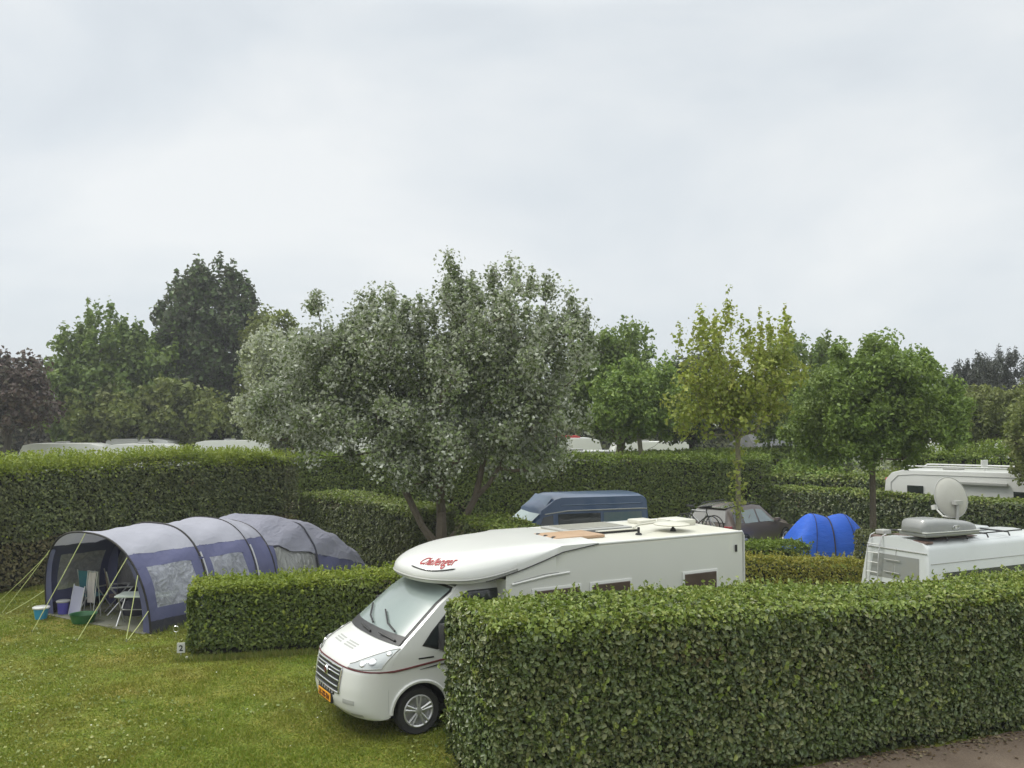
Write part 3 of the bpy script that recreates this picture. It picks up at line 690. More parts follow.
# shrubs
for i, (x, y, rx, h, mt, lb) in enumerate([(13.8, 40.6, 1.9, 3.6, 'fresh', 'fresh green shrub with pale blossom behind the dark uneven hedge'),
                                    (15.6, 39.6, 1.3, 2.7, 'silverpale', 'pale blossoming shrub seen below the round tree'),
                                    (18.2, 42, 1.6, 3.3, 'olive', 'olive shrub behind the nose of the parked white motorhome'),
                                    (-5.0, 38.5, 1.6, 3.9, 'mid', 'green shrub behind the hedge below the left of the silver tree'),
                                    (-9.0, 40, 1.8, 4.0, 'dark', 'dark shrub behind the tall left hedge, below the silvery leaves'),
                                    (1.2, 40.5, 1.4, 3.7, 'dark', 'dark shrub standing beside the red-topped white caravan')]):
    tree('shrub', lb, (x, y, 0), [(0, 0, h * .6, rx, rx, h * .42)], 70, 80, .15, .1, TM[mt], M['bark'], rc=.4, trunk_r=.06, fork=.4, group='shrubs', cat='shrub')
# backdrop trees
rr = random.Random(5)
bt = [(-44, 92, 8.5), (-37, 95, 7.5), (-30, 88, 8.2), (-23, 92, 7.4), (-16, 86, 9.0), (-9, 90, 8.4), (-3, 84, 9.4), (4, 90, 8.8), (11, 86, 8.2), (17.5, 92, 9.3), (24, 88, 8.0), (30, 90, 8.6), (37, 86, 7.6), (44, 92, 8.4), (51, 90, 8.2), (58, 94, 9), (-52, 94, 8.4)]
bl = ['far tree on the skyline, leftmost beyond the purple tree', 'far tree on the skyline behind the dark distant hedge', 'far tree behind the broad bushy tree', 'far tree between the broad tree and the tallest tree', 'far tree behind the tallest dark tree',
      'far tree seen through the palest silvery leaves', 'far tree seen through the left of the silver tree', 'far tree seen through the right of the silver tree', 'far tree behind the small fresh green tree', 'far tree behind the yellow-green maple',
      'far tree above the chalet roof', 'far tree behind the left of the round tree', 'far tree behind the right of the round tree', 'far tree behind the skyline pine', 'far tree behind the right-edge pine', 'far tree beyond the right edge', 'far tree beyond the left edge']
for (x, y, h), lb in zip(bt, bl):
    mt = rr.choice(['dark', 'mid', 'dark', 'olive'])
    tree('distant_tree', lb, (x, y, 0), [(0, 0, h * .58, 3.9, 2.5, h * .36), (rr.uniform(-1.5, 1.5), 0, h * .75, 2.2, 2, h * .2)], 85, 75, .42, .27, TM[mt], M['barkdark'], rc=1.0, trunk_r=.2, fork=1.2, group='distant trees', sides=4)
#VEHICLES#
# ------------------------------------------------------------------ vehicles
def lettering(txt, size, depth, shear=0.0, bold=0.0):
    """returns (verts, faces) of a line of lettering, baseline along +x, upright along +y"""
    cu = bpy.data.curves.new('lettering', 'FONT'); cu.body = txt; cu.size = size; cu.extrude = depth; cu.shear = shear; cu.offset = bold
    cu.align_x = 'CENTER'; cu.resolution_u = 3
    o = bpy.data.objects.new('lettering', cu); col.objects.link(o)
    dg = bpy.context.evaluated_depsgraph_get(); dg.update()
    me = bpy.data.meshes.new_from_object(o.evaluated_get(dg))
    vs = [tuple(v.co) for v in me.vertices]; fs = [tuple(p.vertices) for p in me.polygons]
    bpy.data.objects.remove(o); bpy.data.curves.remove(cu); bpy.data.meshes.remove(me)
    return vs, fs

def wheel(parent, c, r, wdt, side=-1, spokes=5, rimr=.62, name='wheel', covermat=None):
    """c centre, axle along local Y; side -1 shows its face to -Y"""
    e = bpy.data.objects.new(name, None); col.objects.link(e); e.parent = parent; e.location = c
    s = side
    t = MB(); h = wdt / 2
    t.lathe([(r * rimr, -h * .8 * 1), (r * .93, -h), (r * .985, -h * .8), (r, -h * .4), (r, h * .4), (r * .985, h * .8), (r * .93, h), (r * rimr, h * .8), (r * rimr, -h * .8)], 'Y', 32)
    t.build('tyre', M['rubber'], e, smooth=True)
    q = MB(); R0 = r * rimr
    q.lathe([(R0 * 1.02, s * h * .86), (R0 * .95, s * h * .93), (R0 * .88, s * h * .80), (R0 * .86, s * h * .2), (.0, s * h * .2)], 'Y', 32)
    q.lathe([(R0 * .26, s * h * .3), (R0 * .26, s * h * .86), (R0 * .2, s * h * .95), (.001, s * h * .95)], 'Y', 20)
    for k in range(spokes):
        a = 2 * pi * k / spokes + .3
        for da in (-.16, .16):
            p0 = Vector((math.cos(a + da * 1.6) * R0 * .2, s * h * .82, math.sin(a + da * 1.6) * R0 * .2))
            p1 = Vector((math.cos(a + da) * R0 * .93, s * h * .80, math.sin(a + da) * R0 * .93))
            q.tube([p0, p1], [R0 * .075, R0 * .10], 6)
    q.build('rim', covermat or M['alloy'], e, smooth=True)
    d = MB(); d.lathe([(R0 * .84, s * h * .12), (.001, s * h * .13)], 'Y', 24); d.build('brake_disc', M['black'], e)
    return e

TH = .532
# ---- the big motorhome; local x runs back from the nose, y from the near to the far side
MX = thing('motorhome', 'long white motorhome with rounded over-cab pod and yellow number plate behind the large foreground hedge', 'motorhome', (-2.18, 12.53, 0), TH, 'white leisure vehicles')
MID = 1.025
def tumble(z): return .0 if z < 1.15 else .17 * ((z - 1.15) / .9) ** 1.2
PROF = [(.18, .28), (.08, .315), (-.01, .40), (-.04, .52), (-.03, .70), (.0, .86), (.02, .95), (.03, .965), (.05, 1.0), (.15, 1.10), (.29, 1.185), (.45, 1.25), (.54, 1.285), (.63, 1.35), (.94, 1.61), (1.24, 1.85), (1.50, 1.99), (1.56, 2.06)]
EDGE = [(.53, .31), (.525, .33), (.52, .40), (.52, .52), (.52, .70), (.53, .86), (.535, .94), (.54, .955), (.55, .965), (.585, 1.05), (.63, 1.14), (.68, 1.21), (.73, 1.25), (.81, 1.33), (1.09, 1.56), (1.37, 1.79), (1.60, 1.94), (1.65, 2.02)]
NP_ = len(PROF)
def ip(tab, u):
    u = max(0, min(len(tab) - 1.0001, u)); i = int(u); f = u - i
    return tab[i][0] * (1 - f) + tab[i + 1][0] * f, tab[i][1] * (1 - f) + tab[i + 1][1] * f
def S_(u, v, off=0.0):
    """front skin: u along the profile, v -1 near side .. 1 far side"""
    def raw(u, v):
        a0, z0 = ip(PROF, u); a1, z1 = ip(EDGE, u); av = min(1, abs(v)); ks = 1 - (1 - av ** 3.2) ** (1 / 2.6); bl = max(0, min(1, (u - 9) / 3.5)); k = ks * (1 - bl) + av ** 2.6 * bl
        a = a0 * (1 - k) + a1 * k; z = z0 * (1 - k) + z1 * k
        hw = MID - tumble(z)
        vv = v
        return Vector((a, MID + vv * hw, z))
    p = raw(u, v)
    if off:
        e = 1e-2
        du = raw(min(u + e, NP_ - 1.001), v) - raw(max(u - e, 0), v); dv = raw(u, v + e) - raw(u, v - e)
        n = dv.cross(du); n.normalize()
        if n.x > 0 and n.z < .0: n = -n
        if n.x > .2: n = -n
        p = p + n * off
    return p
cb = MB()
us = [i / 3 for i in range(0, (NP_ - 1) * 3 + 1)]; vs_ = [math.sin(x * pi / 2) for x in np.linspace(-1, 1, 49)]
cb.grid([[S_(u, v) for v in vs_] for u in us])
def ztop(a):
    for i in range(2, NP_ - 1):
        (a0, z0), (a1, z1) = EDGE[i], EDGE[i + 1]
        if a0 <= a <= a1 + 1e-9: return z0 + (z1 - z0) * (a - a0) / max(a1 - a0, 1e-6)
    return 2.06
WA, WR = 1.0, .44
def zbot(a):
    if abs(a - WA) < WR: return .36 + math.sqrt(max(0, WR ** 2 - (a - WA) ** 2)) * .93
    return .32
for side in (0, 1):
    A = sorted(set([.522, .54, .55] + list(np.arange(.57, 2.66, .03)) + [WA - WR, WA + WR, WA - WR + .004, WA + WR - .004]))
    rows = []
    for a in A:
        zt = max(ztop(a), .86 if a < .535 else .93); zb = zbot(a)
        row = []
        for k in range(13):
            z = zb + (zt - zb) * k / 12; b_ = tumble(z)
            row.append((a, b_ if side == 0 else 2 * MID - b_, z))
        rows.append(row)
    cb.grid(rows)
    # wheel arch lip
    cb.tube([(WA + math.cos(t) * WR, -.012 if side == 0 else 2 * MID + .012, .36 + math.sin(t) * WR * .93) for t in np.linspace(0, pi, 25)], .028, 6)
cb.build('cab', M['white'], MX, smooth=True)
# dark wheel house
wh = MB()
for y0, y1 in ((.03, .5), (1.55, 2.02)):
    n = 18; rows = []
    for t in np.linspace(0, pi, n): rows.append([(WA + math.cos(t) * (WR + .02), y0, .32 + math.sin(t) * WR), (WA + math.cos(t) * (WR + .02), y1, .32 + math.sin(t) * WR)])
    wh.grid(rows); wh.box((WA - WR, max(y0, .48) if y0 < 1 else y0, .28), (WA + WR, (.5 if y0 < 1 else y0 + .02), .72))
wh.box((.45, .3, .20), (6.6, 1.75, .30))
wh.build('underbody', M['black'], MX)
# windscreen
def patch(u0, u1, v0, v1, off, nu=10, nv=20, f=None):
    P = []
    for i in range(nu + 1):
        u = u0 + (u1 - u0) * i / nu; row = []
        for j in range(nv + 1):
            v = v0 + (v1 - v0) * j / nv
            uu, vv = (u, v) if f is None else f(i / nu, j / nv)
            row.append(S_(uu, vv, off))
        P.append(row)
    return P
rim = MB(); rim.grid(patch(12.3, 16.8, -.95, .95, .004, 12, 24)); rim.build('windscreen_seal', M['black'], MX, smooth=True)
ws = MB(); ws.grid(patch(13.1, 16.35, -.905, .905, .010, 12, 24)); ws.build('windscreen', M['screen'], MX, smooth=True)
cw = MB(); cw.grid(patch(12.25, 13.2, -.93, .93, .013, 4, 24)); cw.build('cowl', M['black'], MX, smooth=True)
for v0, v1 in ((-.15, .62), (-.82, -.02)):
    wi = MB(); wi.tube([S_(12.7, v0, .03), S_(13.0, (v0 + v1) / 2, .05)], .016, 6)
    wi.tube([S_(13.25, v0 + .12, .045), S_(13.45, (v0 + v1) / 2, .05), S_(13.9, v1, .04)], .014, 6)
    wi.build('wiper', M['black'], MX)
# bonnet seam (dark red) continuing along the flank
sm = MB()
pts = [S_(7.35 + .0 * abs(v), v, .004) for v in np.linspace(.97, -.985, 40)] + [Vector((a, -.005, z)) for a, z in ((.6, .955), (.8, .97), (1.0, .99), (1.4, 1.03), (2.2, 1.06))]
sm.tube(pts, [.011] * 40 + [.014] * 5, 6); sm.build('bonnet_seam', M['darkred'], MX)
stq = MB(); stq.tube([(1.0, -.004, .93), (1.3, -.006, .965), (1.7, -.006, .975), (2.4, -.006, .98)], [.003, .013, .014, .013], 6); stq.build('stripe', M['black'], MX)
# bonnet vents
bv = MB()
for v0, v1 in ((.18, .50), (-.30, .06)):
    for k in range(3): bv.grid(patch(9.7 + k * .28, 9.85 + k * .28, v0, v1, .003, 1, 6))
bv.build('bonnet_vent', M['trimgrey'], MX)
# grille with slats and badge
gr = MB(); gr.grid(patch(3.62, 6.0, -.45, .45, .006, 6, 16)); gro = gr.build('grille', M['black'], MX)
fr = MB(); loop = [(3.55, -.48), (6.1, -.48), (6.1, .48), (3.55, .48), (3.55, -.48)]
pp = []
for (u0, v0), (u1, v1) in zip(loop[:-1], loop[1:]):
    for k in range(8): pp.append(S_(u0 + (u1 - u0) * k / 8, v0 + (v1 - v0) * k / 8, .012))
pp.append(pp[0]); fr.tube(pp, .014, 6, cap=False); fr.build('grille_frame', M['chrome'], gro)
for k in range(4):
    slt = MB(); u = 3.98 + k * .5; slt.tube([S_(u, v, .016) for v in np.linspace(-.44, .44, 14)], .012, 6); slt.build('grille_slat', M['chrome'], gro)
bd = MB(); cpt = S_(4.85, 0, .03); bd.lathe([(.001, -.02), (.05, -.018), (.055, -.01), (.068, -.01), (.072, 0), (.06, .02)], 'X', 24, cpt); bd.build('badge', M['chrome'], gro, smooth=True)
bdr = MB(); bdr.lathe([(.001, -.024), (.047, -.0215)], 'X', 24, cpt); bdr.build('badge_disc', M['darkred'], gro)
# row of small vents below the grille, lower intake
sv = MB()
for k in range(7):
    v = -.30 + k * .1; sv.grid(patch(3.18, 3.42, v - .03, v + .03, .004, 1, 2))
sv.grid(patch(1.35, 1.78, -.36, .36, .004, 2, 10)); sv.build('bumper_intake', M['black'], MX)
for u0, u1, s, w0, w1 in ((2.85, 3.25, -1, .58, .80), (2.85, 3.25, 1, .58, .80), (1.35, 1.85, -1, .70, .88), (1.35, 1.85, 1, .70, .88)):
    fg = MB(); fg.grid(patch(u0, u1, s * w0, s * w1, .003, 2, 8)); fg.build('bumper_recess', M['trimgrey'], MX)
# number plate
pl = MB(); pz = S_(2.72, 0, .02)
pl.box((pz.x - .015, MID - .26, .43), (pz.x + .0, MID + .26, .545)); plo = pl.build('number_plate', M['plate'], MX, bevel=.004)
pf = MB(); pf.box((pz.x - .008, MID - .275, .415), (pz.x + .03, MID + .275, .56)); pf.build('plate_holder', M['black'], plo)
vs, fs = lettering('31-XS-TN', .105, .002, bold=.003)
lt = MB(); lt.add([(pz.x - .019 - z, MID - x * 1.0, .452 + y) for x, y, z in vs], fs); lt.build('plate_lettering', M['darkred'], plo)
# headlights
for s in (-1, 1):
    def hf(i, j, s=s):
        # i 0..1 down-up, j 0..1 from inner tip to outer corner
        v = s * (.58 + .405 * j ** .75); lo = 7.9 + .5 * j ** 2; hi = 8.35 + 3.6 * j ** 1.1
        return lo + (hi - lo) * i, v
    hl = MB(); hl.grid(patch(0, 0, 0, 0, .010, 8, 12, hf)); ho = hl.build('headlight', M['lens'], MX, smooth=True)
    for jj, ii, r in ((.42, .42, .055), (.68, .40, .062), (.86, .72, .045)):
        hb = MB(); u, v = hf(ii, jj); c0 = S_(u, v, .016); c1 = S_(u, v, .022)
        d = (c1 - c0).normalized(); hb.tube([c0 - d * .004, c0 + d * .006], [r, r * .8], 16); hb.build('reflector', M['lensdark'], ho)
    ol = MB(); lp_ = [hf(0, j) for j in np.linspace(0, 1, 12)] + [hf(i, 1) for i in np.linspace(0, 1, 8)] + [hf(1, j) for j in np.linspace(1, 0, 12)]
    ol.tube([S_(u, v, .011) for u, v in lp_], .007, 5); ol.build('lamp_seal', M['trimgrey'], ho)
# cab door, window, mirror on each side
for s in (0, 1):
    Y = lambda z, o: (tumble(z) - o) if s == 0 else (2 * MID - tumble(z) + o)
    dw = MB()
    outline = [(1.30, 1.20), (2.42, 1.20), (2.42, 1.93), (1.86, 1.93), (1.70, 1.86), (1.24, 1.45), (1.08, 1.27)]
    for o, sc, mt, nm in ((.004, 1.05, 'black', 'window_seal'), (.009, 1.0, 'glass', 'cab_window')):
        mb = MB(); cx, cz = 1.9, 1.55
        ring = [(cx + (a - cx) * sc, cz + (z - cz) * sc) for a, z in outline]
        mb.add([(a, Y(z, o), z) for a, z in ring], [tuple(range(len(ring)))]); mb.build(nm, M[mt], MX)
    for sp in ([(1.46, Y(.4, .001), .45), (1.46, Y(1, .001), 1.1), (1.30, Y(1.16, .001), 1.17)], [(2.5, Y(.4, .001), .3), (2.5, Y(1, .001), 1.1), (2.5, Y(1.98, .001), 1.98)]):
        ds = MB(); ds.tube(sp, .006, 5); ds.build('door_seam', M['trimgrey'], MX)
    dh = MB(); yy = Y(1, .02); dh.box((2.25, min(yy, Y(1, -.002)), 1.0), (2.42, max(yy, Y(1, -.002)), 1.04)); dh.build('door_handle', M['black'], MX)
    mr = MB(); sg = -1 if s == 0 else 1; y0 = Y(1.3, 0)
    mr.tube([(1.32, y0, 1.28), (1.30, y0 + sg * .12, 1.30)], .03, 8); mo = mr.build('mirror_arm', M['black'], MX)
    mh_ = MB(); mh_.box((1.24, min(y0 + sg * .10, y0 + sg * .30), 1.20), (1.38, max(y0 + sg * .10, y0 + sg * .30), 1.58)); mh_.build('mirror', M['black'], MX, bevel=.04, smooth=True)
bdg = MB(); bdg.box((.98, -.006, 1.075), (1.22, .002, 1.095)); bdg.build('model_badge', M['black'], MX)
for a in (1.0, 5.55):
    for s, y in ((-1, .13), (1, 1.92)): wheel(MX, (a, y, .335), .335, .22, s, 5, .68)
# living body
X0, X1, YA, YB = 3.25, 7.2, -.125, 2.175
ZR = 2.5
n = 9; sec = [(YA, .42), (YA, ZR - .02), (YA + .015, ZR + .02), (YA + .05, ZR + .03), (YA + .3, ZR + .035), (MID, ZR + .045), (YB - .3, ZR + .035), (YB - .05, ZR + .03), (YB - .015, ZR + .02), (YB, ZR - .02), (YB, .42)]
wallsec = sec[:2]; 
# near/far walls, back and front closing
def wall(mb, y): mb.grid([[(x, y, z) for z in (.42, 1.0, 1.6, 2.1, ZR - .02)] for x in np.linspace(X0, X1, 12)])
wl = MB(); wall(wl, YA); wall(wl, YB)
def zb_(a): return 2.07 + max(0, min(1, (a - 1.7) / 1.65)) ** 1.5 * .36
for y in (YA, YB): wl.grid([[(x, y, z0 + (zb_(x) + .06 - z0) * k / 6) for k in range(7) for z0 in (.42,)] for x in np.linspace(2.35, X0, 10)])
wl.add([(2.35, YA, .42), (2.35, YB, .42), (2.35, YB, 2.1), (2.35, YA, 2.1)], [(0, 1, 2, 3)])
rear = [(X1, y, z) for y, z in sec]; rearb = [(X1 + .05, y + (.06 if y < MID else -.06 if y > MID else 0), z - (.05 if z > 1 else -.02)) for y, z in sec]
wl.grid([rear, rearb]); wl.add(rearb, [tuple(range(len(rearb)))])
fo = [(X0, y, z) for y, z in sec]; wl.add(fo, [tuple(range(len(fo)))[::-1]])
wl.add([(2.35, YA, .42), (X1, YA, .42), (X1, YB, .42), (2.35, YB, .42)], [(0, 1, 2, 3)])
wl.build('body_wall', M['white_side'], MX, smooth=True)
rf = MB(); rf.grid([[(x, y, z + (.0 if x > 3.4 else -.0)) for y, z in sec[1:-1]] for x in np.linspace(X0, X1, 20)])
rfo = rf.build('roof', M['cream'], MX, smooth=True)
rl = MB()
for y in (YA + .012, YB - .012): rl.tube([(X0 + .3, y, ZR + .02), (X1, y, ZR + .02), (X1 + .04, y, ZR - .05), (X1 + .045, y, 1.0)], .022, 8)
rl.build('edge_rail', M['white'], rfo, smooth=True)
# over-cab pod: cap over a nosed outline
A1, LN, HW = 2.55, 1.37, 1.165
def zt(a): return 2.545 + (0 if a > 3.1 else -.20 * ((3.1 - a) / 1.9) ** 1.8)
def podpt(a, y):
    yn = (y - MID) / HW
    r = ((max(0, (A1 - a) / LN)) ** 2.4 + abs(yn) ** 2.6) ** (1 / 2.5)
    q = max(0, min(1, (r - .55) / .45)); h = max(0, 1 - q ** 2.8) ** .5
    zb = zb_(a)
    return zb + .10 + (zt(a) + .03 * (1 - yn ** 2) - zb - .10) * h
pod = MB()
rs = [0, .2, .4, .55, .66, .75, .82, .88, .92, .95, .975, .99, 1.0]
rows = []
for r in rs:
    row = []
    for t in np.linspace(-pi / 2, pi / 2, 41):
        cx = abs(math.cos(t)) ** (2 / 2.4); sy = abs(math.sin(t)) ** (2 / 2.6) * (1 if t > 0 else -1)
        a = A1 - LN * r * cx; y = MID + HW * r * sy
        row.append((a, y, podpt(a, y)))
    rows.append(row)
# skirt below the cap edge
last = rows[-1]
rows.append([(a - .0, y, zb_(a) + .05) for a, y, z in last]); rows.append([(a + .03, MID + (y - MID) * .985, zb_(a)) for a, y, z in last]); rows.append([(A1 - (A1 - a) * .75, MID + (y - MID) * .8, zb_(a) - .0) for a, y, z in last])
pod.grid(rows)
rows = []
for a in np.linspace(A1, 4.05, 14):
    row = []
    for yn in np.sin(np.linspace(-pi / 2, pi / 2, 41)):
        y = MID + HW * yn; f = (a - A1) / (4.05 - A1)
        z = podpt(a, y)
        row.append((a, y, z + .012 * max(0, min(1, (a - 2.9) / .4))))
    ylo = zb_(a) + max(0, a - 3.35) * .12
    row = [(a, MID - HW, ylo)] + row + [(a, MID + HW, ylo)]
    rows.append(row)
pod.grid(rows); podo = pod.build('over_cab_pod', M['white'], MX, smooth=True)
lip = MB(); lip.tube([(a - .004, MID + (y - MID) * 1.004, zb_(a) + .055) for a, y, z in last], .013, 6); lip.build('pod_seam', M['trimgrey'], podo)
pe = MB(); pe.tube([(a, MID - HW - .004, zb_(a) + .01 + max(0, a - 3.35) * .12) for a in np.linspace(2.0, 4.05, 16)], .009, 6); pe.build('pod_edge_seam', M['black'], podo)
vs, fs = lettering('Challenger', .165, .003, shear=.35, bold=.001)
# read along the nose from the far side towards the near side, letters climbing up the slope
def podmap(x, y, z, t0=-.50):
    # x along the outline, y up the slope
    t = t0 - x * .90
    r = .925 - y * 1.0
    cx = abs(math.cos(t)) ** (2 / 2.4); sy = abs(math.sin(t)) ** (2 / 2.6) * (1 if t > 0 else -1)
    a = A1 - LN * r * cx; yy = MID + HW * r * sy
    return (a, yy, podpt(a, yy) + .006 + z)
lt = MB(); lt.add([podmap(*p) for p in vs], fs); lt.build('pod_lettering', M['red'], podo)
us_ = MB(); us_.tube([podmap(x, -.035 - .02 * math.sin((x + .45) * 3.4), .0) for x in np.linspace(-.45, .40, 20)], [.004] + [.011] * 18 + [.004], 6); us_.build('pod_underline', M['black'], podo)
# side windows
for x0, x1, z0 in ((2.80, 3.72, 1.28), (3.88, 4.72, 1.28), (5.80, 6.60, 1.42)):
    f = MB(); f.box((x0, YA - .022, z0), (x1, YA + .01, 1.925)); fo_ = f.build('side_window', M['white'], MX, bevel=.012, smooth=True)
    g = MB(); g.box((x0 + .045, YA - .034, z0 + .045), (x1 - .045, YA - .012, 1.885)); g.build('pane', M['window'], fo_, bevel=.01)
ml = MB(); ml.box((7.02, YA - .02, 2.18), (7.06, YA + .01, 2.30)); ml.build('marker_lamp', M['black'], MX)
ww = MB(); ww.tube([(2.5, -.128, 2.05), (3.0, -.13, 2.13), (3.3, -.13, 2.14)], .006, 5); ww.build('body_seam', M['trimgrey'], MX)
gu = MB(); gu.tube([(2.45, YA - .006, 2.02), (3.1, YA - .01, 2.10), (3.5, YA - .006, 2.12)], .018, 6); gu.build('drip_moulding', M['white'], MX, smooth=True)
# roof furniture
def rz(y): return ZR + .035
sk = MB(); sk.box((3.55, .35, rz(.7)), (4.55, 1.05, rz(.7) + .06)); so_ = sk.build('front_skylight', M['tan'], MX, bevel=.03, smooth=True)
for k in range(3):
    skb = MB(); skb.lathe([(.001, .075), (.03, .07), (.04, .05), (.04, .0)], 'Z', 10, (3.58, .45 + k * .24, rz(.7))); skb.build('skylight_catch', M['black'], so_)
s2 = MB(); s2.box((4.3, 1.15, rz(1.5)), (5.75, 2.0, rz(1.5) + .04)); s2o = s2.build('large_skylight', M['trimgrey'], MX, bevel=.02)
s3 = MB(); s3.box((4.42, 1.25, rz(1.5) + .03), (5.63, 1.9, rz(1.5) + .055)); s3.build('skylight_pane', M['greyglass'], s2o, bevel=.015)
s4 = MB(); s4.box((4.62, .72, rz(.8)), (5.55, 1.0, rz(.8) + .045)); s4.build('solar_strip', M['black'], MX, bevel=.01)
s5 = MB(); s5.box((4.66, .70, rz(.8) + .047), (5.5, .80, rz(.8) + .06)); s5.build('strip_cover', M['cream'], MX)
an = MB(); an.lathe([(.06, 0), (.05, .03), (.022, .04), (.022, .13)], 'Z', 12, (5.25, .35, rz(.4))); an.lathe([(.06, 0), (.04, .05), (.022, .06), (.022, .14)], 'Z', 12, (6.1, .45, rz(.4))); ano = an.build('aerial_mast', M['black'], MX, smooth=True)
ad = MB(); ad.lathe([(.001, .15), (.28, .14), (.33, .125), (.31, .11), (.001, .11)], 'Z', 28, (6.1, .5, rz(.4))); ad.build('aerial_dish', M['cream'], ano, smooth=True)
ar = MB(); ar.tube([(5.1, .3, rz(.4) + .13), (5.35, .5, rz(.4) + .15), (6.4, .9, rz(.4) + .13)], .02, 6); ar.build('aerial_arm', M['cream'], ano)
vc = MB(); vc.box((6.55, .9, rz(1)), (7.05, 1.45, rz(1) + .12)); vc.build('vent_cover', M['cream'], MX, bevel=.04, smooth=True)
v2 = MB(); v2.box((6.2, 1.5, rz(1.7)), (6.6, 1.9, rz(1.7) + .08)); v2.build('rear_skylight', M['cream'], MX, bevel=.03, smooth=True)
bp_ = MB(); bp_.box((X1 + .02, .1, .38), (X1 + .14, 1.95, .62)); bp_.build('rear_bumper', M['trimgrey'], MX, bevel=.03)
rl_ = MB()
for y in (.12, 1.93): rl_.box((X1 + .045, y - .06, .8), (X1 + .075, y + .06, 1.25))
rl_.build('tail_lamp', M['red'], MX, bevel=.01)

# ---- loft for the other vehicles
class Loft:
    """stations: (x, [(halfwidth, z) ... from sill to roof centre])"""
    def __init__(s, st): s.st = st
    def pt(s, x, k, side, off=0.0):
        st = s.st; i = 0
        while i < len(st) - 2 and x > st[i + 1][0]: i += 1
        f = (x - st[i][0]) / (st[i + 1][0] - st[i][0]); f = max(0, min(1, f))
        j = min(int(k), len(st[0][1]) - 2); g = k - j
        def P(t):
            (y0, z0), (y1, z1) = t[j], t[j + 1]; return y0 * (1 - g) + y1 * g, z0 * (1 - g) + z1 * g
        a, b = P(st[i][1]), P(st[i + 1][1])
        y = a[0] * (1 - f) + b[0] * f; z = a[1] * (1 - f) + b[1] * f
        return Vector((x, side * (y + off), z + off * .3))
    def body(s, mb, n=1):
        rows = []
        for x, sec in s.st: rows.append([(x, -y, z) for y, z in sec] + [(x, y, z) for y, z in sec[::-1][1:]])
        mb.grid(rows); mb.add(rows[0], [tuple(range(len(rows[0])))]); mb.add(rows[-1], [tuple(range(len(rows[0])))[::-1]])
        m = len(s.st[0][1]) * 2 - 1
        for r0, r1 in zip(rows[:-1], rows[1:]): mb.add([r0[0], r1[0], r1[-1], r0[-1]], [(0, 1, 2, 3)])
    def pane(s, parent, name, side, x0, x1, x0t, x1t, k0, k1, mat, off=.008, n=6):
        mb = MB(); P = []
        for i in range(n + 1):
            g = i / n; k = k0 + (k1 - k0) * g; row = []
            for j in range(n + 1):
                h = j / n; xa = x0 + (x0t - x0) * g; xb = x1 + (x1t - x1) * g
                row.append(s.pt(xa + (xb - xa) * h, k, side, off))
            P.append(row)
        mb.grid(P); return mb.build(name, mat, parent, smooth=True)

def cross_panel(parent, name, a, b, wa, wb, mat, off=(0, 0, 0), n=6, bow=0.0):
    """panel across the vehicle between (x,z) a (half width wa) and b (half width wb)"""
    mb = MB(); P = []
    for i in range(2):
        (x, z), wd = ((a, wa), (b, wb))[i]
        P.append([(x + off[0] + bow * (t * t), t * wd, z + off[2]) for t in np.linspace(-1, 1, n + 1)])
    mb.grid(P); return mb.build(name, mat, parent, smooth=True)

# ---- blue high-roof van: x back from nose, y centred
M['vanblue'] = paint('faded_blue_paint', (.032, .068, .145), .38, dirt=.2, dirtcol=(.08, .12, .18), scale=1.4, coat=.4)
M['vanblue2'] = paint('grey_blue_roof', (.08, .13, .21), .42, dirt=.35, dirtcol=(.2, .25, .3), scale=1.2, coat=.2)
M['vanlow'] = paint('dull_blue_green_paint', (.07, .12, .14), .4, dirt=.3, scale=2)
M['screen2'] = paint('pale_reflecting_windscreen', (.33, .42, .38), .15, dirt=.4, dirtcol=(.42, .5, .48), scale=2, coat=1)
VN = thing('camper_van', 'old blue high-roofed camper van in front of the long tall hedge', 'van', (-.85, 26.2, 0), R(20), 'parked vehicles')
W_ = .92
def vsec(wb, zb, wm, zm, w2, z2, w3, z3, zc): return [(wb * .95, zb), (wb, zb + .2), (wm, zm), (w2, z2), (w3, z3), (w3 * .82, zc - .03), (0, zc)]
vst = [(0, vsec(.72, .35, .76, .75, .70, .88, .6, .92, .94)), (.12, vsec(.86, .25, .88, .85, .80, 1.0, .7, 1.04, 1.06)), (.75, vsec(W_, .25, W_, 1.02, .85, 1.14, .78, 1.18, 1.2)),
       (.8, vsec(W_, .25, W_, 1.04, .84, 1.16, .8, 1.19, 1.21)), (1.45, vsec(W_, .25, W_, 1.08, .83, 1.62, .78, 1.74, 1.78)), (1.5, vsec(W_, .25, W_, 1.1, .84, 1.76, .80, 1.88, 1.91)), (1.95, vsec(W_, .25, W_, 1.12, .86, 1.86, .82, 2.20, 2.27)), (2.15, vsec(W_, .25, W_, 1.12, .86, 1.86, .82, 2.25, 2.33)),
       (4.7, vsec(W_, .25, W_, 1.12, .86, 1.86, .82, 2.24, 2.33)), (4.88, vsec(W_, .28, W_ * .99, 1.12, .85, 1.85, .79, 2.16, 2.25)), (4.95, vsec(.88, .35, .89, 1.05, .80, 1.70, .74, 2.08, 2.14))]
L1 = Loft(vst); mb = MB(); L1.body(mb); mb.build('body', M['vanblue'], VN, smooth=True)
cross_panel(VN, 'windscreen', (.86, 1.26), (1.5, 1.79), .80, .76, M['screen2'], (-.02, 0, .02))
cross_panel(VN, 'roof_front', (1.56, 1.87), (1.93, 2.26), .74, .70, M['vanblue2'], (-.015, 0, .015))
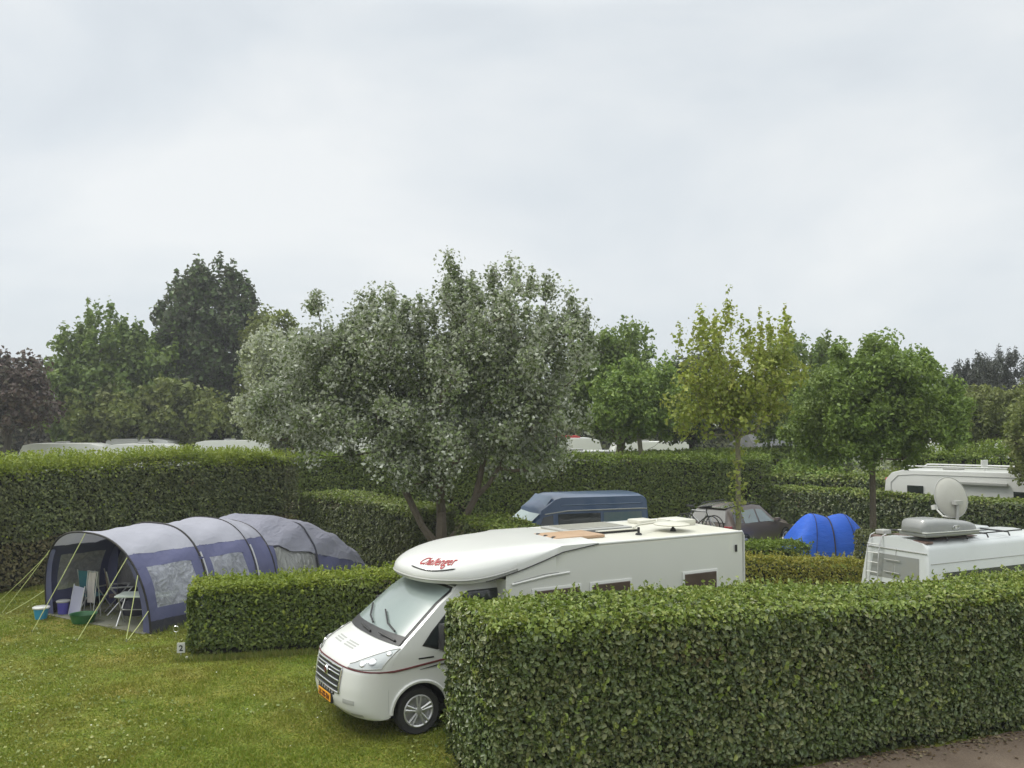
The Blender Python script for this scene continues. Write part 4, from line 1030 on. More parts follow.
for sd_ in (-1, 1):
    L1.pane(VN, 'cab_window', sd_, 1.0, 1.85, 1.55, 1.85, 2.1, 2.9, M['glass'])
    L1.pane(VN, 'side_window', sd_, 2.0, 3.35, 2.0, 3.35, 2.1, 2.9, M['glass'])
    L1.pane(VN, 'rear_side_panel', sd_, 3.45, 4.75, 3.45, 4.7, 2.1, 2.9, M['vanlow'], off=.006)
    gt = MB(); gt.tube([L1.pt(x, 3.02, sd_, .015) for x in (1.6, 2.3, 3.2, 4.6, 4.88)], .018, 6); gt.build('gutter', M['trimgrey'], VN)
    gt = MB(); gt.tube([L1.pt(x, 3.45, sd_, .006) for x in (2.1, 3.2, 4.7)], .012, 6); gt.build('roof_crease', M['vanblue2'], VN)
for a in (.95, 3.8):
    for s in (-1, 1): wheel(VN, (a, s * .80, .32), .32, .2, s, 5)

# ---- brown estate car, seen from its rear quarter; x back from nose
M['brown'] = paint('brown_metallic', (.12, .092, .08), .3, metal=.0, dirt=.2, dirtcol=(.12, .1, .08), coat=.1)
M['roofsheen'] = paint('brown_roof_sheen', (.30, .29, .28), .25, metal=.35, dirt=.1, coat=1)
ca = R(45)
CR = thing('estate_car', 'dark brown car parked nose-away beside the slim maple trunk', 'car', (9.6, 33.2, 0), ca + pi, 'parked vehicles')
def csec(wb, zb, wm, zm, w2, z2, zc): return [(wb * .93, zb), (wb, zb + .22), (wm, zm), (w2 + .03, z2 - .09), (w2 * .93, z2), (0, zc)]
W2 = .92
cst = [(0, csec(.66, .32, .68, .62, .55, .72, .74)), (.12, csec(.82, .22, .84, .72, .62, .84, .87)), (.5, csec(.90, .2, .90, .80, .68, .95, .98)), (1.2, csec(W2, .2, W2, .93, .76, 1.03, 1.07)),
       (1.3, csec(W2, .2, W2, .95, .76, 1.06, 1.10)), (2.05, csec(W2, .2, W2, .97, .64, 1.55, 1.58)), (2.6, csec(W2, .2, W2, .98, .64, 1.62, 1.66)), (3.5, csec(W2, .2, W2, 1.0, .62, 1.60, 1.65)),
       (4.0, csec(W2, .2, W2, 1.02, .60, 1.56, 1.60)), (4.12, csec(.91, .22, .91, 1.02, .6, 1.52, 1.55)), (4.42, csec(.88, .28, .88, .98, .62, 1.08, 1.10)), (4.52, csec(.8, .35, .8, .8, .6, .9, .92))]
L2 = Loft(cst); mb = MB(); L2.body(mb); mb.build('body', M['brown'], CR, smooth=True)
# skin just above the brown roof, with a pale sheen painted into its colour
rmb = MB(); rmb.grid([[(x, t * w, z + .006) for t in np.linspace(-1, 1, 7)] for x, w, z in ((2.06, .60, 1.575), (2.6, .60, 1.645), (3.5, .58, 1.635), (4.0, .56, 1.585), (4.2, .55, 1.57))]); rmb.build('sheen_skin', M['roofsheen'], CR, smooth=True)
cross_panel(CR, 'windscreen', (1.38, 1.14), (2.02, 1.55), .70, .58, M['glass'], (-.015, 0, .012))
cross_panel(CR, 'rear_window', (4.40, 1.12), (4.14, 1.50), .70, .56, paint('rear_glass', (.10, .105, .10), .4, dirt=.2, spec=.3), (.02, 0, .012))
for sd_ in (-1, 1):
    L2.pane(CR, 'front_window', sd_, 1.45, 2.55, 2.12, 2.55, 2.12, 2.9, M['screen'])
    L2.pane(CR, 'rear_side_window', sd_, 2.65, 3.5, 2.65, 3.45, 2.12, 2.9, M['screen'])
    L2.pane(CR, 'quarter_window', sd_, 3.58, 4.1, 3.55, 3.95, 2.15, 2.9, M['glass'])
    tl = MB(); tl.box((4.3, min(sd_ * .66, sd_ * .9), .86), (4.47, max(sd_ * .66, sd_ * .9), 1.02)); tl.build('tail_lamp', M['red'], CR, bevel=.02)
    rb = MB(); rb.tube([(2.3, sd_ * .58, 1.66), (2.45, sd_ * .58, 1.69), (3.7, sd_ * .57, 1.68), (3.9, sd_ * .56, 1.64)], .018, 6); rb.build('roof_rail', M['black'], CR)
    mm_ = MB(); mm_.box((1.45, min(sd_ * .9, sd_ * 1.08), .98), (1.62, max(sd_ * .9, sd_ * 1.08), 1.12)); mm_.build('mirror', M['brown'], CR, bevel=.03, smooth=True)
    for a in (.85, 3.55):
        ah = MB(); ah.lathe([(.001, sd_ * .003), (.38, sd_ * .003)], 'Y', 24, (a, sd_ * .925, .36)); ah.build('wheel_arch', M['black'], CR)
        wheel(CR, (a, sd_ * .85, .34), .34, .22, sd_, 5, .7)

# ---- bicycles on a rack behind the car
def bicycle(label, loc, rz_, fcol):
    t = thing('bicycle', label, 'bicycle', loc, rz_, 'bicycles on the car rack')
    fm = paint('bicycle_paint', fcol, .35, dirt=.1, coat=.5)
    for x in (-.52, .52):
        w = MB(); w.tube([(x + .33 * math.cos(a), 0, .34 + .33 * math.sin(a)) for a in np.linspace(0, 2 * pi, 25)], .02, 6, cap=False); wo = w.build('wheel', M['rubber'], t)
        s = MB()
        for k in range(8):
            a = pi * k / 8; s.tube([(x + .32 * math.cos(a), 0, .34 + .32 * math.sin(a)), (x - .32 * math.cos(a), 0, .34 - .32 * math.sin(a))], .003, 4)
        s.lathe([(.02, -.04), (.02, .04)], 'Y', 8, (x, 0, .34)); s.build('spokes', M['chrome'], wo)
    f = MB(); bb = (-.08, 0, .3); st_ = (-.22, 0, .78); hd = (.36, 0, .80); h2 = (.39, 0, .68)
    for a, b in ((bb, st_), (bb, h2), (st_, hd), (bb, (-.52, 0, .34)), (st_, (-.52, 0, .34)), (hd, (.52, 0, .34))): f.tube([a, b], .017, 6)
    f.build('frame', fm, t)
    s = MB(); s.tube([st_, (-.25, 0, .92)], .013, 6); s.box((-.38, -.06, .91), (-.12, .06, .96)); s.build('saddle', M['black'], t, bevel=.015)
    h = MB(); h.tube([hd, (.34, 0, .96)], .013, 6); h.tube([(.38, -.28, .98), (.34, -.1, .97), (.34, .1, .97), (.38, .28, .98)], .013, 6); h.build('handlebar', M['black'], t)
    c = MB(); c.lathe([(.001, -.03), (.09, -.03), (.09, -.02), (.001, -.02)], 'Y', 14, bb); c.tube([(bb[0], -.06, bb[2]), (bb[0] + .12, -.06, bb[2] - .12)], .01, 5); c.tube([(bb[0], .06, bb[2]), (bb[0] - .12, .06, bb[2] + .12)], .01, 5); c.build('crank', M['chrome'], t)
cdir = Vector((math.cos(ca), math.sin(ca))); rear_ = Vector((9.6, 33.2)) - cdir * 4.55
for k, (fc, lb) in enumerate([((.5, .5, .5), 'pale-framed bicycle carried closest to the brown car rear window'), ((.02, .02, .03), 'dark-framed bicycle carried outermost behind the brown car')]):
    q = rear_ - cdir * (.22 + .22 * k); bicycle(lb, (q.x, q.y, .72), ca + pi / 2 + (.0 if k == 0 else pi), fc)
rk = MB(); 
for s in (-.35, .35):
    rk.tube([(4.45, s, .45), (5.15, s, .45)], .02, 6); rk.tube([(4.55, s, .45), (4.55, s, 1.15)], .02, 6)
for x in (4.78, 5.0): rk.tube([(x, -.8, .5), (x, .8, .5)], .025, 6)
rk.build('bicycle_rack', M['black'], CR)

# ---- white camper van with ladder on its rear; x along its length away from the rear, y to the far side
th2 = R(27)
WV = thing('camper_van', 'white camper van with a ladder on its rear, below the satellite dish', 'van', (8.25, 17.95, 0), th2, 'white leisure vehicles')
M['vanwhite'] = paint('greyish_white_paint', (.56, .58, .58), .35, dirt=.2, dirtcol=(.33, .33, .3), scale=1.5, coat=.4)
LV, WV_ = 5.1, 1.72
def wsec(z0, inset, zr): return [(.0 + inset, z0), (.0 + inset, 1.0), (.02 + inset, 1.25), (.09 + inset, 1.88), (.13 + inset, 1.96), (.22 + inset, 2.01), (.5, 2.05 * zr), (.86, 2.07 * zr)]
def wrow(x, ins, zr=1.0, zc=9): 
    s = wsec(.35, ins, zr); s = [(y, min(z, zc)) for y, z in s]
    return [(x, y, z) for y, z in s] + [(x, WV_ - y, z) for y, z in s[::-1][1:]]
mb = MB(); rws = []
def rr_(x, ins, sh=0.0):
    out = []
    for (X, y, z) in wrow(x, ins): out.append((X + sh * max(0, (z - 1.0)), y, z))
    return out
rws = [rr_(.0, .05, .14), rr_(.03, .012, .13), rr_(.12, 0, .10), rr_(.6, 0), rr_(2.5, 0), rr_(3.9, 0)]
mb.grid(rws)
nose = [rr_(3.9, 0), [(3.9 + (.0 if z > 1.9 else (2.0 - z) * .55), y, z if z < 1.9 else z - .05) for (X, y, z) in rr_(3.9, .02)], [(4.4 + (2.0 - min(z, 2)) * .7 * .5, y, min(z, 1.05)) for (X, y, z) in rr_(3.9, .05)], [(5.0, y, min(z, .85)) for (X, y, z) in rr_(3.9, .12)]]
mb.grid(nose); mb.add(rws[0], [tuple(range(len(rws[0])))]); mb.add(nose[-1], [tuple(range(len(rws[0])))[::-1]]); mb.build('body', M['vanwhite'], WV, smooth=True)
for zz in (1.62, 1.30): 
    cr_ = MB(); cr_.tube([(x, (.02 + (zz - 1.25) * .11 if zz > 1.25 else .02) - .004, zz) for x in (.15, 2, 3.9)], .008, 5); cr_.build('side_crease', M['trimgrey'], WV)
wsd = MB(); wsd.add([(.5, .022, 1.28), (3.7, .022, 1.28), (3.7, .058, 1.58), (.5, .058, 1.58)], [(0, 1, 2, 3)]); wsd.build('side_window', M['glass'], WV)
rwn = MB(); rwn.add([(.028, .25, 1.22), (.028, 1.47, 1.22), (.088, 1.42, 1.70), (.088, .3, 1.70)], [(0, 1, 2, 3)]); rwn.build('rear_window', paint('blinded_window', (.22, .23, .22), .3, dirt=.3, scale=6), WV)
seam = MB(); seam.tube([(-.006, .86, .5), (.0, .86, 1.0), (.115, .86, 1.84)], .008, 5); seam.build('door_seam', M['trimgrey'], WV)
ht = MB(); ht.tube([(.10, .12, 1.82), (.10, 1.6, 1.82)], .012, 5); ht.build('tailgate_seam', M['trimgrey'], WV)
sp = MB(); sp.box((.16, .16, 2.0), (.36, 1.56, 2.05)); sp.build('roof_spoiler', paint('brown_stained_board', (.12, .07, .055), .7, dirt=.5, dirtcol=(.3, .25, .22), scale=6), WV, bevel=.012)
ld = MB()
for y in (1.22, 1.52): ld.tube([(-.03, y, .7), (-.03, y, 1.25), (.02, y, 1.78), (.12, y, 2.05), (.24, y, 2.09)], .012, 8)
for z in (.9, 1.1, 1.3, 1.5, 1.7, 1.88): x = -.03 + max(0, z - 1.25) * .1; ld.tube([(x, 1.22, z), (x, 1.52, z)], .009, 6)
ld.build('ladder', M['alloy'], WV, smooth=True)
hg = MB()
for z in (1.35, 1.6): hg.tube([(.01 + (z - 1.3) * .1, .72, z), (.01 + (z - 1.3) * .1, 1.1, z)], .01, 5)
hg.build('rear_rail', M['trimgrey'], WV)
for a in (.95, 3.95):
    for s, y in ((-1, .12), (1, 1.6)): wheel(WV, (a, y, .32), .32, .2, s)
rk = MB()
for x in (.75, 1.35, 2.0, 2.7): rk.tube([(x, .12, 2.04), (x, .16, 2.12), (x, 1.56, 2.12), (x, 1.6, 2.04)], .018, 6)
for y in (.25, 1.47): rk.tube([(.5, y, 2.12), (3.3, y, 2.12)], .016, 6)
rk.build('roof_rack', M['black'], WV)
rv = MB(); rv.box((2.6, .8, 2.07), (3.0, 1.3, 2.16)); rv.build('roof_hatch', M['vanwhite'], WV, bevel=.03)
st = MB(); st.box((.55, .3, 2.055), (1.9, 1.35, 2.068)); st.build('brown_roof_patch', paint('brown_roof_tone', (.09, .055, .045), .8, dirt=.5, dirtcol=(.2, .15, .12), scale=7), WV)  # flat brown patch on the roof under the box
rvb = MB(); rvb.box((.26, 1.30, 2.07), (.5, 1.52, 2.16)); rvb.build('roof_vent_box', M['trimgrey'], WV, bevel=.02)  # small vent box near the rear edge of the roof
# roof box
M['boxgrey'] = paint('silver_grey_box', (.22, .225, .22), .4, dirt=.25, dirtcol=(.36, .35, .32), scale=3, coat=.3)
RB = thing('roof_box', 'silver-grey roof box on the white van, in front of the dish', 'roof box', tuple(WV.matrix_world.translation), 0)
c2, s2_ = math.cos(th2), math.sin(th2)
def wv(x, y, z): return (8.25 + x * c2 - y * s2_, 17.95 + x * s2_ + y * c2, z)
RB.location = wv(.12, .50, 2.115); RB.scale = (.93, .93, .9); RB.rotation_euler = (0, 0, th2 - .05)
def boxshell(mb, z0, z1, x0, x1, hw, dome=True):
    rows = []
    for x in np.linspace(0, 1, 17):
        X = x0 + (x1 - x0) * x
        e = min(1, (min(x, 1 - x) / (.10 if x < .5 else .22))) ; e = math.sqrt(max(0, 1 - (1 - e) ** 2))
        w = hw * (.72 + .28 * e); zt_ = z0 + (z1 - z0) * ((.45 + .55 * e) if dome else 1) * (1 if x < .35 else 1 - .42 * (x - .35) / .65 if dome else 1)
        row = []
        for t in np.linspace(0, pi, 13):
            cy = abs(math.cos(t)) ** .5 * (1 if math.cos(t) > 0 else -1); sz = math.sin(t) ** .5
            row.append((X, -cy * w, z0 + (zt_ - z0) * sz))
        rows.append(row)
    mb.grid(rows); mb.add(rows[0], [tuple(range(13))]); mb.add(rows[-1], [tuple(range(13))[::-1]])
    for a, b in zip(rows[:-1], rows[1:]): mb.add([a[0], b[0], b[-1], a[-1]], [(0, 1, 2, 3)])
b1 = MB(); boxshell(b1, .13, .42, 0, 1.72, .36); b1.build('lid', M['boxgrey'], RB, smooth=True)
b2 = MB(); b2.box((.03, -.37, .02), (1.70, .37, .115)); b2.build('base', M['boxgrey'], RB, bevel=.04, smooth=True)
b3 = MB(); b3.box((.02, -.385, .112), (1.71, .385, .134)); b3.build('seam_band', M['white'], RB, bevel=.008)
b4 = MB(); b4.lathe([(.001, 0), (.03, -.006), (.035, 0)], 'Y', 20, (.95, -.372, .215)); b4o = b4.build('lock', M['white'], RB)
b4.v = []; b5 = MB(); b5.tube([(.95 + .10 * math.cos(t), -.372, .215 + .045 * math.sin(t)) for t in np.linspace(0, 2 * pi, 20)], .006, 5, cap=False); b5.build('emblem_ring', M['chrome'], RB)
# satellite dish
SDc = Vector(wv(1.93, .87, 2.10))
SD = thing('satellite_dish', 'large pale round satellite dish standing on the white van roof', 'satellite dish', tuple(SDc), th2)
aim = Matrix.Rotation(R(-22), 4, 'Z')
dcen = Vector((0, .06, .72)); 
dsh = MB(); dsh.xf = Matrix.Translation(dcen) @ Matrix.Rotation(R(-th2 * 57.3 + 14), 4, 'Z') @ Matrix.Rotation(R(-14), 4, 'X') @ Matrix.Diagonal((.93, 1, 1, 1))
dsh.lathe([(.001, -.10), (.2, -.085), (.35, -.05), (.435, 0), (.445, .012), (.43, .02), (.35, -.03), (.2, -.065), (.001, -.08)], 'Y', 48); dso = dsh.build('reflector', paint('dish_grey', (.40, .39, .35), .5, dirt=.2, scale=3), SD, smooth=True)
dr_ = MB(); dr_.xf = dsh.xf; dr_.tube([(.442 * math.cos(t), .005, .442 * math.sin(t)) for t in np.linspace(0, 2 * pi, 49)], .013, 6, cap=False); dr_.build('rim', M['trimgrey'], SD, smooth=True)
ms = MB(); ms.tube([(-.04, -.10, 0), (-.02, -.12, .62)], .032, 10); ms.box((-.14, -.16, .58), (.10, -.06, .66)); ms.box((-.20, -.26, -.015), (.14, .04, .03)); ms.build('mast', M['trimgrey'], SD, smooth=True)
arm = MB(); arm.xf = dsh.xf; arm.tube([(0, .10, -.42), (0, .35, -.36), (0, .55, -.15)], .02, 8); arm.box((-.05, .50, -.18), (.05, .62, -.08)); arm.build('feed_arm', M['white'], SD)

# ---- white motorhome in the right background
M2 = thing('motorhome', 'white motorhome with roof rails and raised flat aerial behind the hedges at the right', 'motorhome', (14.45, 35.1, 0), R(-46), 'white leisure vehicles')
LL, WW, ZH = 6.6, 2.2, 2.62
mb = MB(); pr = [(0.05, .5), (.0, 1.6), (.06, 2.2), (.3, 2.48), (.75, 2.6), (LL - .15, 2.66), (LL, 2.5), (LL, .5)]
for y in (0, WW): mb.add([(x, y, z) for x, z in pr], [tuple(range(len(pr)))])
for (x0, z0), (x1, z1) in zip(pr, pr[1:] + pr[:1]): mb.grid([[(x0, 0, z0), (x0, WW, z0)], [(x1, 0, z1), (x1, WW, z1)]])
mb.build('body', M['white'], M2, bevel=.05, smooth=True)
r = MB()
for y in (.12, WW - .12):
    r.tube([(.75, y, 2.66), (.85, y, 2.74), (5.0, y, 2.78), (5.1, y, 2.7)], .03, 6)
r.build('roof_rail', M['white'], M2)
af = MB(); af.box((3.3, .7, 2.72), (3.36, 1.3, 3.02)); af.tube([(3.33, 1.0, 2.6), (3.33, 1.0, 2.75)], .04, 8); af.build('flat_aerial', M['white'], M2, bevel=.02)
for x0, x1, z0, z1 in ((.9, 1.5, 1.7, 2.02), (4.6, 5.6, 1.45, 1.98), (5.9, 6.35, 1.5, 1.95)):
    f = MB(); f.box((x0, -.03, z0), (x1, .02, z1)); f.build('side_window', M['glass'], M2, bevel=.015)
aw = MB(); aw.box((2.6, -.14, 2.14), (4.45, -.01, 2.26)); aw.build('awning_case', M['trimgrey'], M2, bevel=.03)
sm_ = MB(); sm_.tube([(.3, -.006, .9), (.28, -.006, 2.1), (.55, -.006, 2.38), (1.2, -.006, 2.44), (6.2, -.006, 2.48)], .012, 5); sm_.build('panel_seam', M['trimgrey'], M2)
lp = MB()
for z in (1.95, 2.2): lp.lathe([(.001, -.02), (.06, -.015), (.07, .05)], 'X', 14, (.02, .18, z))
lp.build('tail_lamp', M['red'], M2)
hk = MB(); hk.box((1.9, .8, 2.62), (2.5, 1.4, 2.72)); hk.build('roof_hatch', M['trimgrey'], M2, bevel=.03)
for a in (1.4, 5.4):
    for s, y in ((-1, .12), (1, WW - .12)): wheel(M2, (a, y, .34), .34, .22, s)

# ---- caravans, far off
def caravan(label, loc, rz_, L_=6, H_=2.6, W_c=2.3, extra=None, mat='white'):
    t = thing('caravan', label, 'caravan', loc, rz_, 'distant white caravans')
    pr = [(0.0, .55), (-.12, 1.2), (.1, 2.0), (.5, H_ - .12), (1.1, H_), (L_ - 1.0, H_), (L_ - .35, H_ - .15), (L_, 1.9), (L_ + .05, 1.1), (L_ - .05, .55)]
    mb = MB()
    for y in (0, W_c): mb.add([(x, y, z) for x, z in pr], [tuple(range(len(pr)))])
    for (x0, z0), (x1, z1) in zip(pr, pr[1:] + pr[:1]): mb.grid([[(x0, 0, z0), (x0, W_c, z0)], [(x1, 0, z1), (x1, W_c, z1)]])
    mb.build('body', M[mat], t, bevel=.04, smooth=True)
    for x0, x1 in ((.7, 1.9), (L_ - 2.2, L_ - .9)):
        f = MB(); f.box((x0, -.03, 1.25), (x1, .02, 1.9)); f.build('window', M['glass'], t)
    d = MB(); d.box((2.6, -.02, .7), (3.2, .02, 2.2)); d.build('door', M['white_side'], t)
    h = MB(); h.box((2.2, .8, H_ - .01), (2.9, 1.4, H_ + .1)); h.build('roof_hatch', M['trimgrey'], t, bevel=.02)
    for s, y in ((-1, .1), (1, W_c - .1)): wheel(t, (L_ / 2 + .2, y, .34), .34, .2, s)
    tb = MB(); tb.tube([(0, .5, .6), (-1.2, W_c / 2, .5), (0, W_c - .5, .6)], .04, 6); tb.build('tow_bar', M['trimgrey'], t)
    return t
caravan('white caravan roof, leftmost above the shaggy hedge', (-32.0, 58, 0), R(4), 5.6, 2.98)
caravan('white caravan partly behind the leftmost one', (-28.6, 62.5, 0), R(-3), 5.2, 3.2)
caravan('white caravan in the middle of the left row', (-26.4, 57.5, 0), R(3), 5.0, 2.95)
caravan('white caravan below the tall dark tree', (-21.9, 61, 0), R(8), 5.4, 3.1)
caravan('white caravan glimpsed under the silvery leaves', (-13.3, 62, 0), R(5), 6, 3.3)
caravan('long white caravan close behind the hedge, right of the silver tree', (1.0, 47.5, 0), R(4), 5.6, 2.85)
caravan('white caravan carrying a red board, right of the silver tree', (1.2, 60, 0), R(3), 5.0, 3.3)
caravan('pale grey-white caravan beneath the small fresh green tree', (6.7, 62, 0), R(2), 6.2, 3.0, mat='white_side')
caravan('white caravan seen under the round tree crown', (20.5, 57.5, 0), R(-5), 5.5, 3.1)
caravan('white caravan right of the round tree stem, above the bright hedge', (27.5, 60, 0), R(6), 6, 3.35)
rb = thing('red_board', 'red board lying on the roof of a far white caravan', 'board', (3.0, 60.6, 3.3), R(3))
q = MB(); q.box((0, 0, 0), (1.6, .7, .09)); q.build('deck', M['red'], rb, bevel=.03, smooth=True)
q = MB(); q.box((.05, .1, .09), (1.5, .6, .16)); q.build('lid', paint('red_shell', (.5, .03, .02), .4), rb, bevel=.03, smooth=True)

# chalet and white gabled house
CH = thing('chalet', 'pale wooden chalet with a grey roof behind the maple trunk', 'chalet', (15.3, 56, 0), R(3))
q = MB(); q.box((0, 0, 0), (6.2, 5, 2.85)); q.build('wall', paint('chalet_wall', (.45, .45, .38), .7, scale=2), CH)
q = MB(); q.add([(-.3, -.35, 2.8), (6.6, -.35, 2.8), (6.3, 2.5, 3.75), (0, 2.5, 3.75), (-.3, 5.35, 2.8), (6.6, 5.35, 2.8)], [(0, 1, 2, 3), (3, 2, 5, 4), (0, 3, 4), (1, 5, 2), (0, 4, 5, 1)]); q.build('roof', paint('grey_sheet_roof', (.075, .08, .085), .85, spec=.2, dirt=.3, scale=1.5), CH)
for x in (.4, 1.5):
    q = MB(); q.box((x, -.03, 1.5), (x + .8, .02, 2.35)); q.build('window', M['glass'], CH)
HS = thing('house', 'white gabled house end glimpsed between the purple tree and the broad tree', 'house', (-46.8, 95, 0), R(10))
q = MB(); q.box((0, 0, 0), (4.4, 7, 4.6)); q.build('wall', paint('white_render', (.75, .75, .72), .7), HS)
q = MB(); q.add([(-.3, -.3, 4.5), (4.7, -.3, 4.5), (1.2, -.3, 6.2), (-.3, 7.3, 4.5), (4.7, 7.3, 4.5), (1.2, 7.3, 6.2)], [(0, 1, 2), (3, 5, 4), (0, 2, 5, 3), (1, 4, 5, 2), (0, 3, 4, 1)]); q.build('roof', paint('pale_roof', (.5, .5, .48), .6), HS)
q = MB(); q.box((.8, -.04, 2.2), (2.0, .02, 3.6)); q.build('window', M['glass'], HS)

# ------------------------------------------------------------------ tunnel tent
TR = R(-32.15)
TT = thing('tunnel_tent', 'long blue and grey tunnel tent with clear windows and open front', 'tent', (-9.2, 20.1, 0), TR)
KEY = [(0, 1.9, 2.02), (.5, 1.86, 1.99), (1.0, 1.86, 2.0), (1.5, 1.9, 2.06), (2.0, 1.86, 1.98), (2.5, 1.86, 1.99), (2.95, 1.9, 2.07), (3.25, 1.86, 2.0), (3.55, 1.88, 1.96), (4.2, 1.92, 2.0), (5.0, 1.92, 1.92), (5.8, 1.88, 1.72), (6.5, 1.8, 1.42), (7.1, 1.65, 1.0), (7.6, 1.4, .4)]
KEY_OLD = [(0, 1.9, 2.02), (.55, 1.86, 2.0), (1.1, 1.86, 2.03), (1.65, 1.9, 2.06), (2.2, 1.86, 1.97), (2.75, 1.86, 1.97), (3.3, 1.9, 2.04), (4.0, 1.86, 1.93), (4.7, 1.9, 1.95), (5.1, 1.88, 1.92), (5.6, 1.9, 1.84), (6.1, 1.88, 1.72), (6.6, 1.8, 1.5), (7.1, 1.65, 1.1), (7.5, 1.4, .45)]
def key(t):
    for (a, w0, h0), (b, w1, h1) in zip(KEY[:-1], KEY[1:]):
        if a <= t <= b:
            f = (t - a) / (b - a); return w0 + (w1 - w0) * f, h0 + (h1 - h0) * f
    return KEY[-1][1:]
def T_(t, phi, off=0.0):
    w_, h_ = key(t); w_ += off; h_ += off
    c_ = math.cos(phi); s_ = math.sin(phi)
    x = w_ * abs(c_) ** .78 * (1 if c_ >= 0 else -1); z = h_ * max(0, s_) ** .80
    tt = t - .22 * (1 if t == 0 else 0) * max(0, s_)
    if t < 1.5: tt = t - .28 * (1 - t / 1.5) * max(0, s_)
    wr = .018 * math.sin(t * 9 + phi * 7) + .014 * math.sin(t * 4.3 - phi * 13) + .008 * math.sin(t * 21 + phi * 5)
    if t > 3.55: wr = wr * 1.8 + .015 * math.sin(phi * 3 + t * 5) 
    edge_ = min(abs(t - k) for k in (0, 1.5, 2.95, 3.55)); wr *= min(1, edge_ / .2)
    return Vector((x + wr * c_, tt, max(0, z + wr * s_)))
def phi_at(t, z, near=True):
    lo, hi = 0, pi / 2
    for _ in range(30):
        m = (lo + hi) / 2; h = key(t)[1] * math.sin(m) ** .8
        if h < z: lo = m
        else: hi = m
    return lo if near else pi - lo
def strip(name, t0, t1, z0, z1, mat, near, off=0.0, nt_=10, nz_=8, parent=TT):
    mb = MB(); P = []
    for i in range(nt_ + 1):
        t = t0 + (t1 - t0) * i / nt_
        P.append([T_(t, phi_at(t, z0 + (z1 - z0) * j / nz_, near), off) for j in range(nz_ + 1)])
    mb.grid(P); return mb.build(name, mat, parent, smooth=True)
def top(name, t0, t1, z, mat, nt_=12, nphi=24, z_end=None):
    mb = MB(); P = []
    for i in range(nt_ + 1):
        t = t0 + (t1 - t0) * i / nt_; zz = z if z_end is None else z + (z_end - z) * i / nt_
        a = phi_at(t, min(zz, key(t)[1] * .95), True); b = pi - a
        P.append([T_(t, a + (b - a) * j / nphi, .004) for j in range(nphi + 1)])
    mb.grid(P); return mb.build(name, mat, TT, smooth=True)
for k, (t0, t1) in enumerate(((0, 1.5), (1.5, 2.95), (2.95, 3.55))):
    top('roof_panel', t0, t1, 1.62, M['tentgrey'])
    wz0, wz1 = .52, 1.36
    for near in (True, False):
        a0, a1 = t0 + .26, t1 - .22
        if k == 2:
            strip('side_panel', t0, t1, .26, 1.63, M['navy'], near); strip('mud_skirt', t0, t1, 0, .27, M['navydark'], near, nz_=3); continue
        strip('side_panel', t0, t1, wz1, 1.63, M['navy'], near)
        sp_ = strip('side_panel', t0, a0, wz0, wz1, M['navy'], near, nt_=3)
        strip('side_panel', a1, t1, wz0, wz1, M['navy'], near, nt_=3)
        strip('side_panel', t0, t1, .26, wz0, M['navy'], near)
        strip('mud_skirt', t0, t1, 0, .27, M['navydark'], near, nz_=3)
        strip('window_panel', a0, a1, wz0, wz1, M['pvc'], near)
    lin = strip('lining', t0 + .1, t1 - .05, .2, 1.4, M['tentlight'], False, -.12) if k == 1 else None
top('rear_roof_panel', 3.55, 7.6, 1.42, M['tentgrey2'], 30, 30, z_end=.36)
for near in (True, False):
    strip('rear_side_panel', 3.55, 3.7, 0, 1.43, M['navy'], near, nt_=3)
    strip('lining_panel', 3.7, 5.0, 0, 1.34, M['tentlight'], near, -.05)
    strip('rear_side_panel', 5.0, 5.02, 0, .9, M['navy'], near, nt_=1)
    mb = MB(); P = []
    for i in range(13):
        t = 5.0 + 2.6 * i / 12; zt_ = 1.42 + (.36 - 1.42) * (t - 3.55) / 4.05; P.append([T_(t, phi_at(t, (zt_ + .02) * j / 6, near)) for j in range(7)])
    mb.grid(P); mb.build('rear_side_panel', M['navy'], TT, smooth=True)
mb = MB(); P = [T_(7.6, pi * j / 20) for j in range(21)]; mb.add(P, [tuple(range(21))]); mb.build('rear_end_panel', M['tentgrey2'], TT)
for t in (0, 1.5, 2.95):
    mb = MB(); mb.tube([T_(t, a, .012) for a in np.linspace(0, pi, 41)], .022 if t < 2 else .012, 8); mb.build('arch_pole', M['edge'], TT, smooth=True)
    if t > 0:
        mb = MB(); mb.tube([T_(t + .06, a, .012) for a in np.linspace(0, phi_at(t, 1.5), 14)], .02, 6); mb.build('pole_tape', M['poletape'], TT)
mb = MB(); mb.tube([T_(5.0, a, .02) for a in np.linspace(0, pi, 31)], .02, 6); mb.build('arch_pole', M['navydark'], TT)
mb = MB(); mb.tube([T_(3.57, a, .0) for a in np.linspace(.05, pi - .05, 31)], .018, 6); mb.build('arch_pole', M['edge'], TT)
# navy legs framing the open front
for near in (True, False):
    mb = MB(); P = []
    for i in range(9):
        z = 1.55 * i / 8; ph = phi_at(0, z, near); p0 = T_(0, ph, .004); s = -1 if near else 1
        P.append([p0, p0 + Vector((s * (.26 - .10 * i / 8), .01, 0))])
    mb.grid(P); mb.build('front_leg_panel', M['navy'], TT)
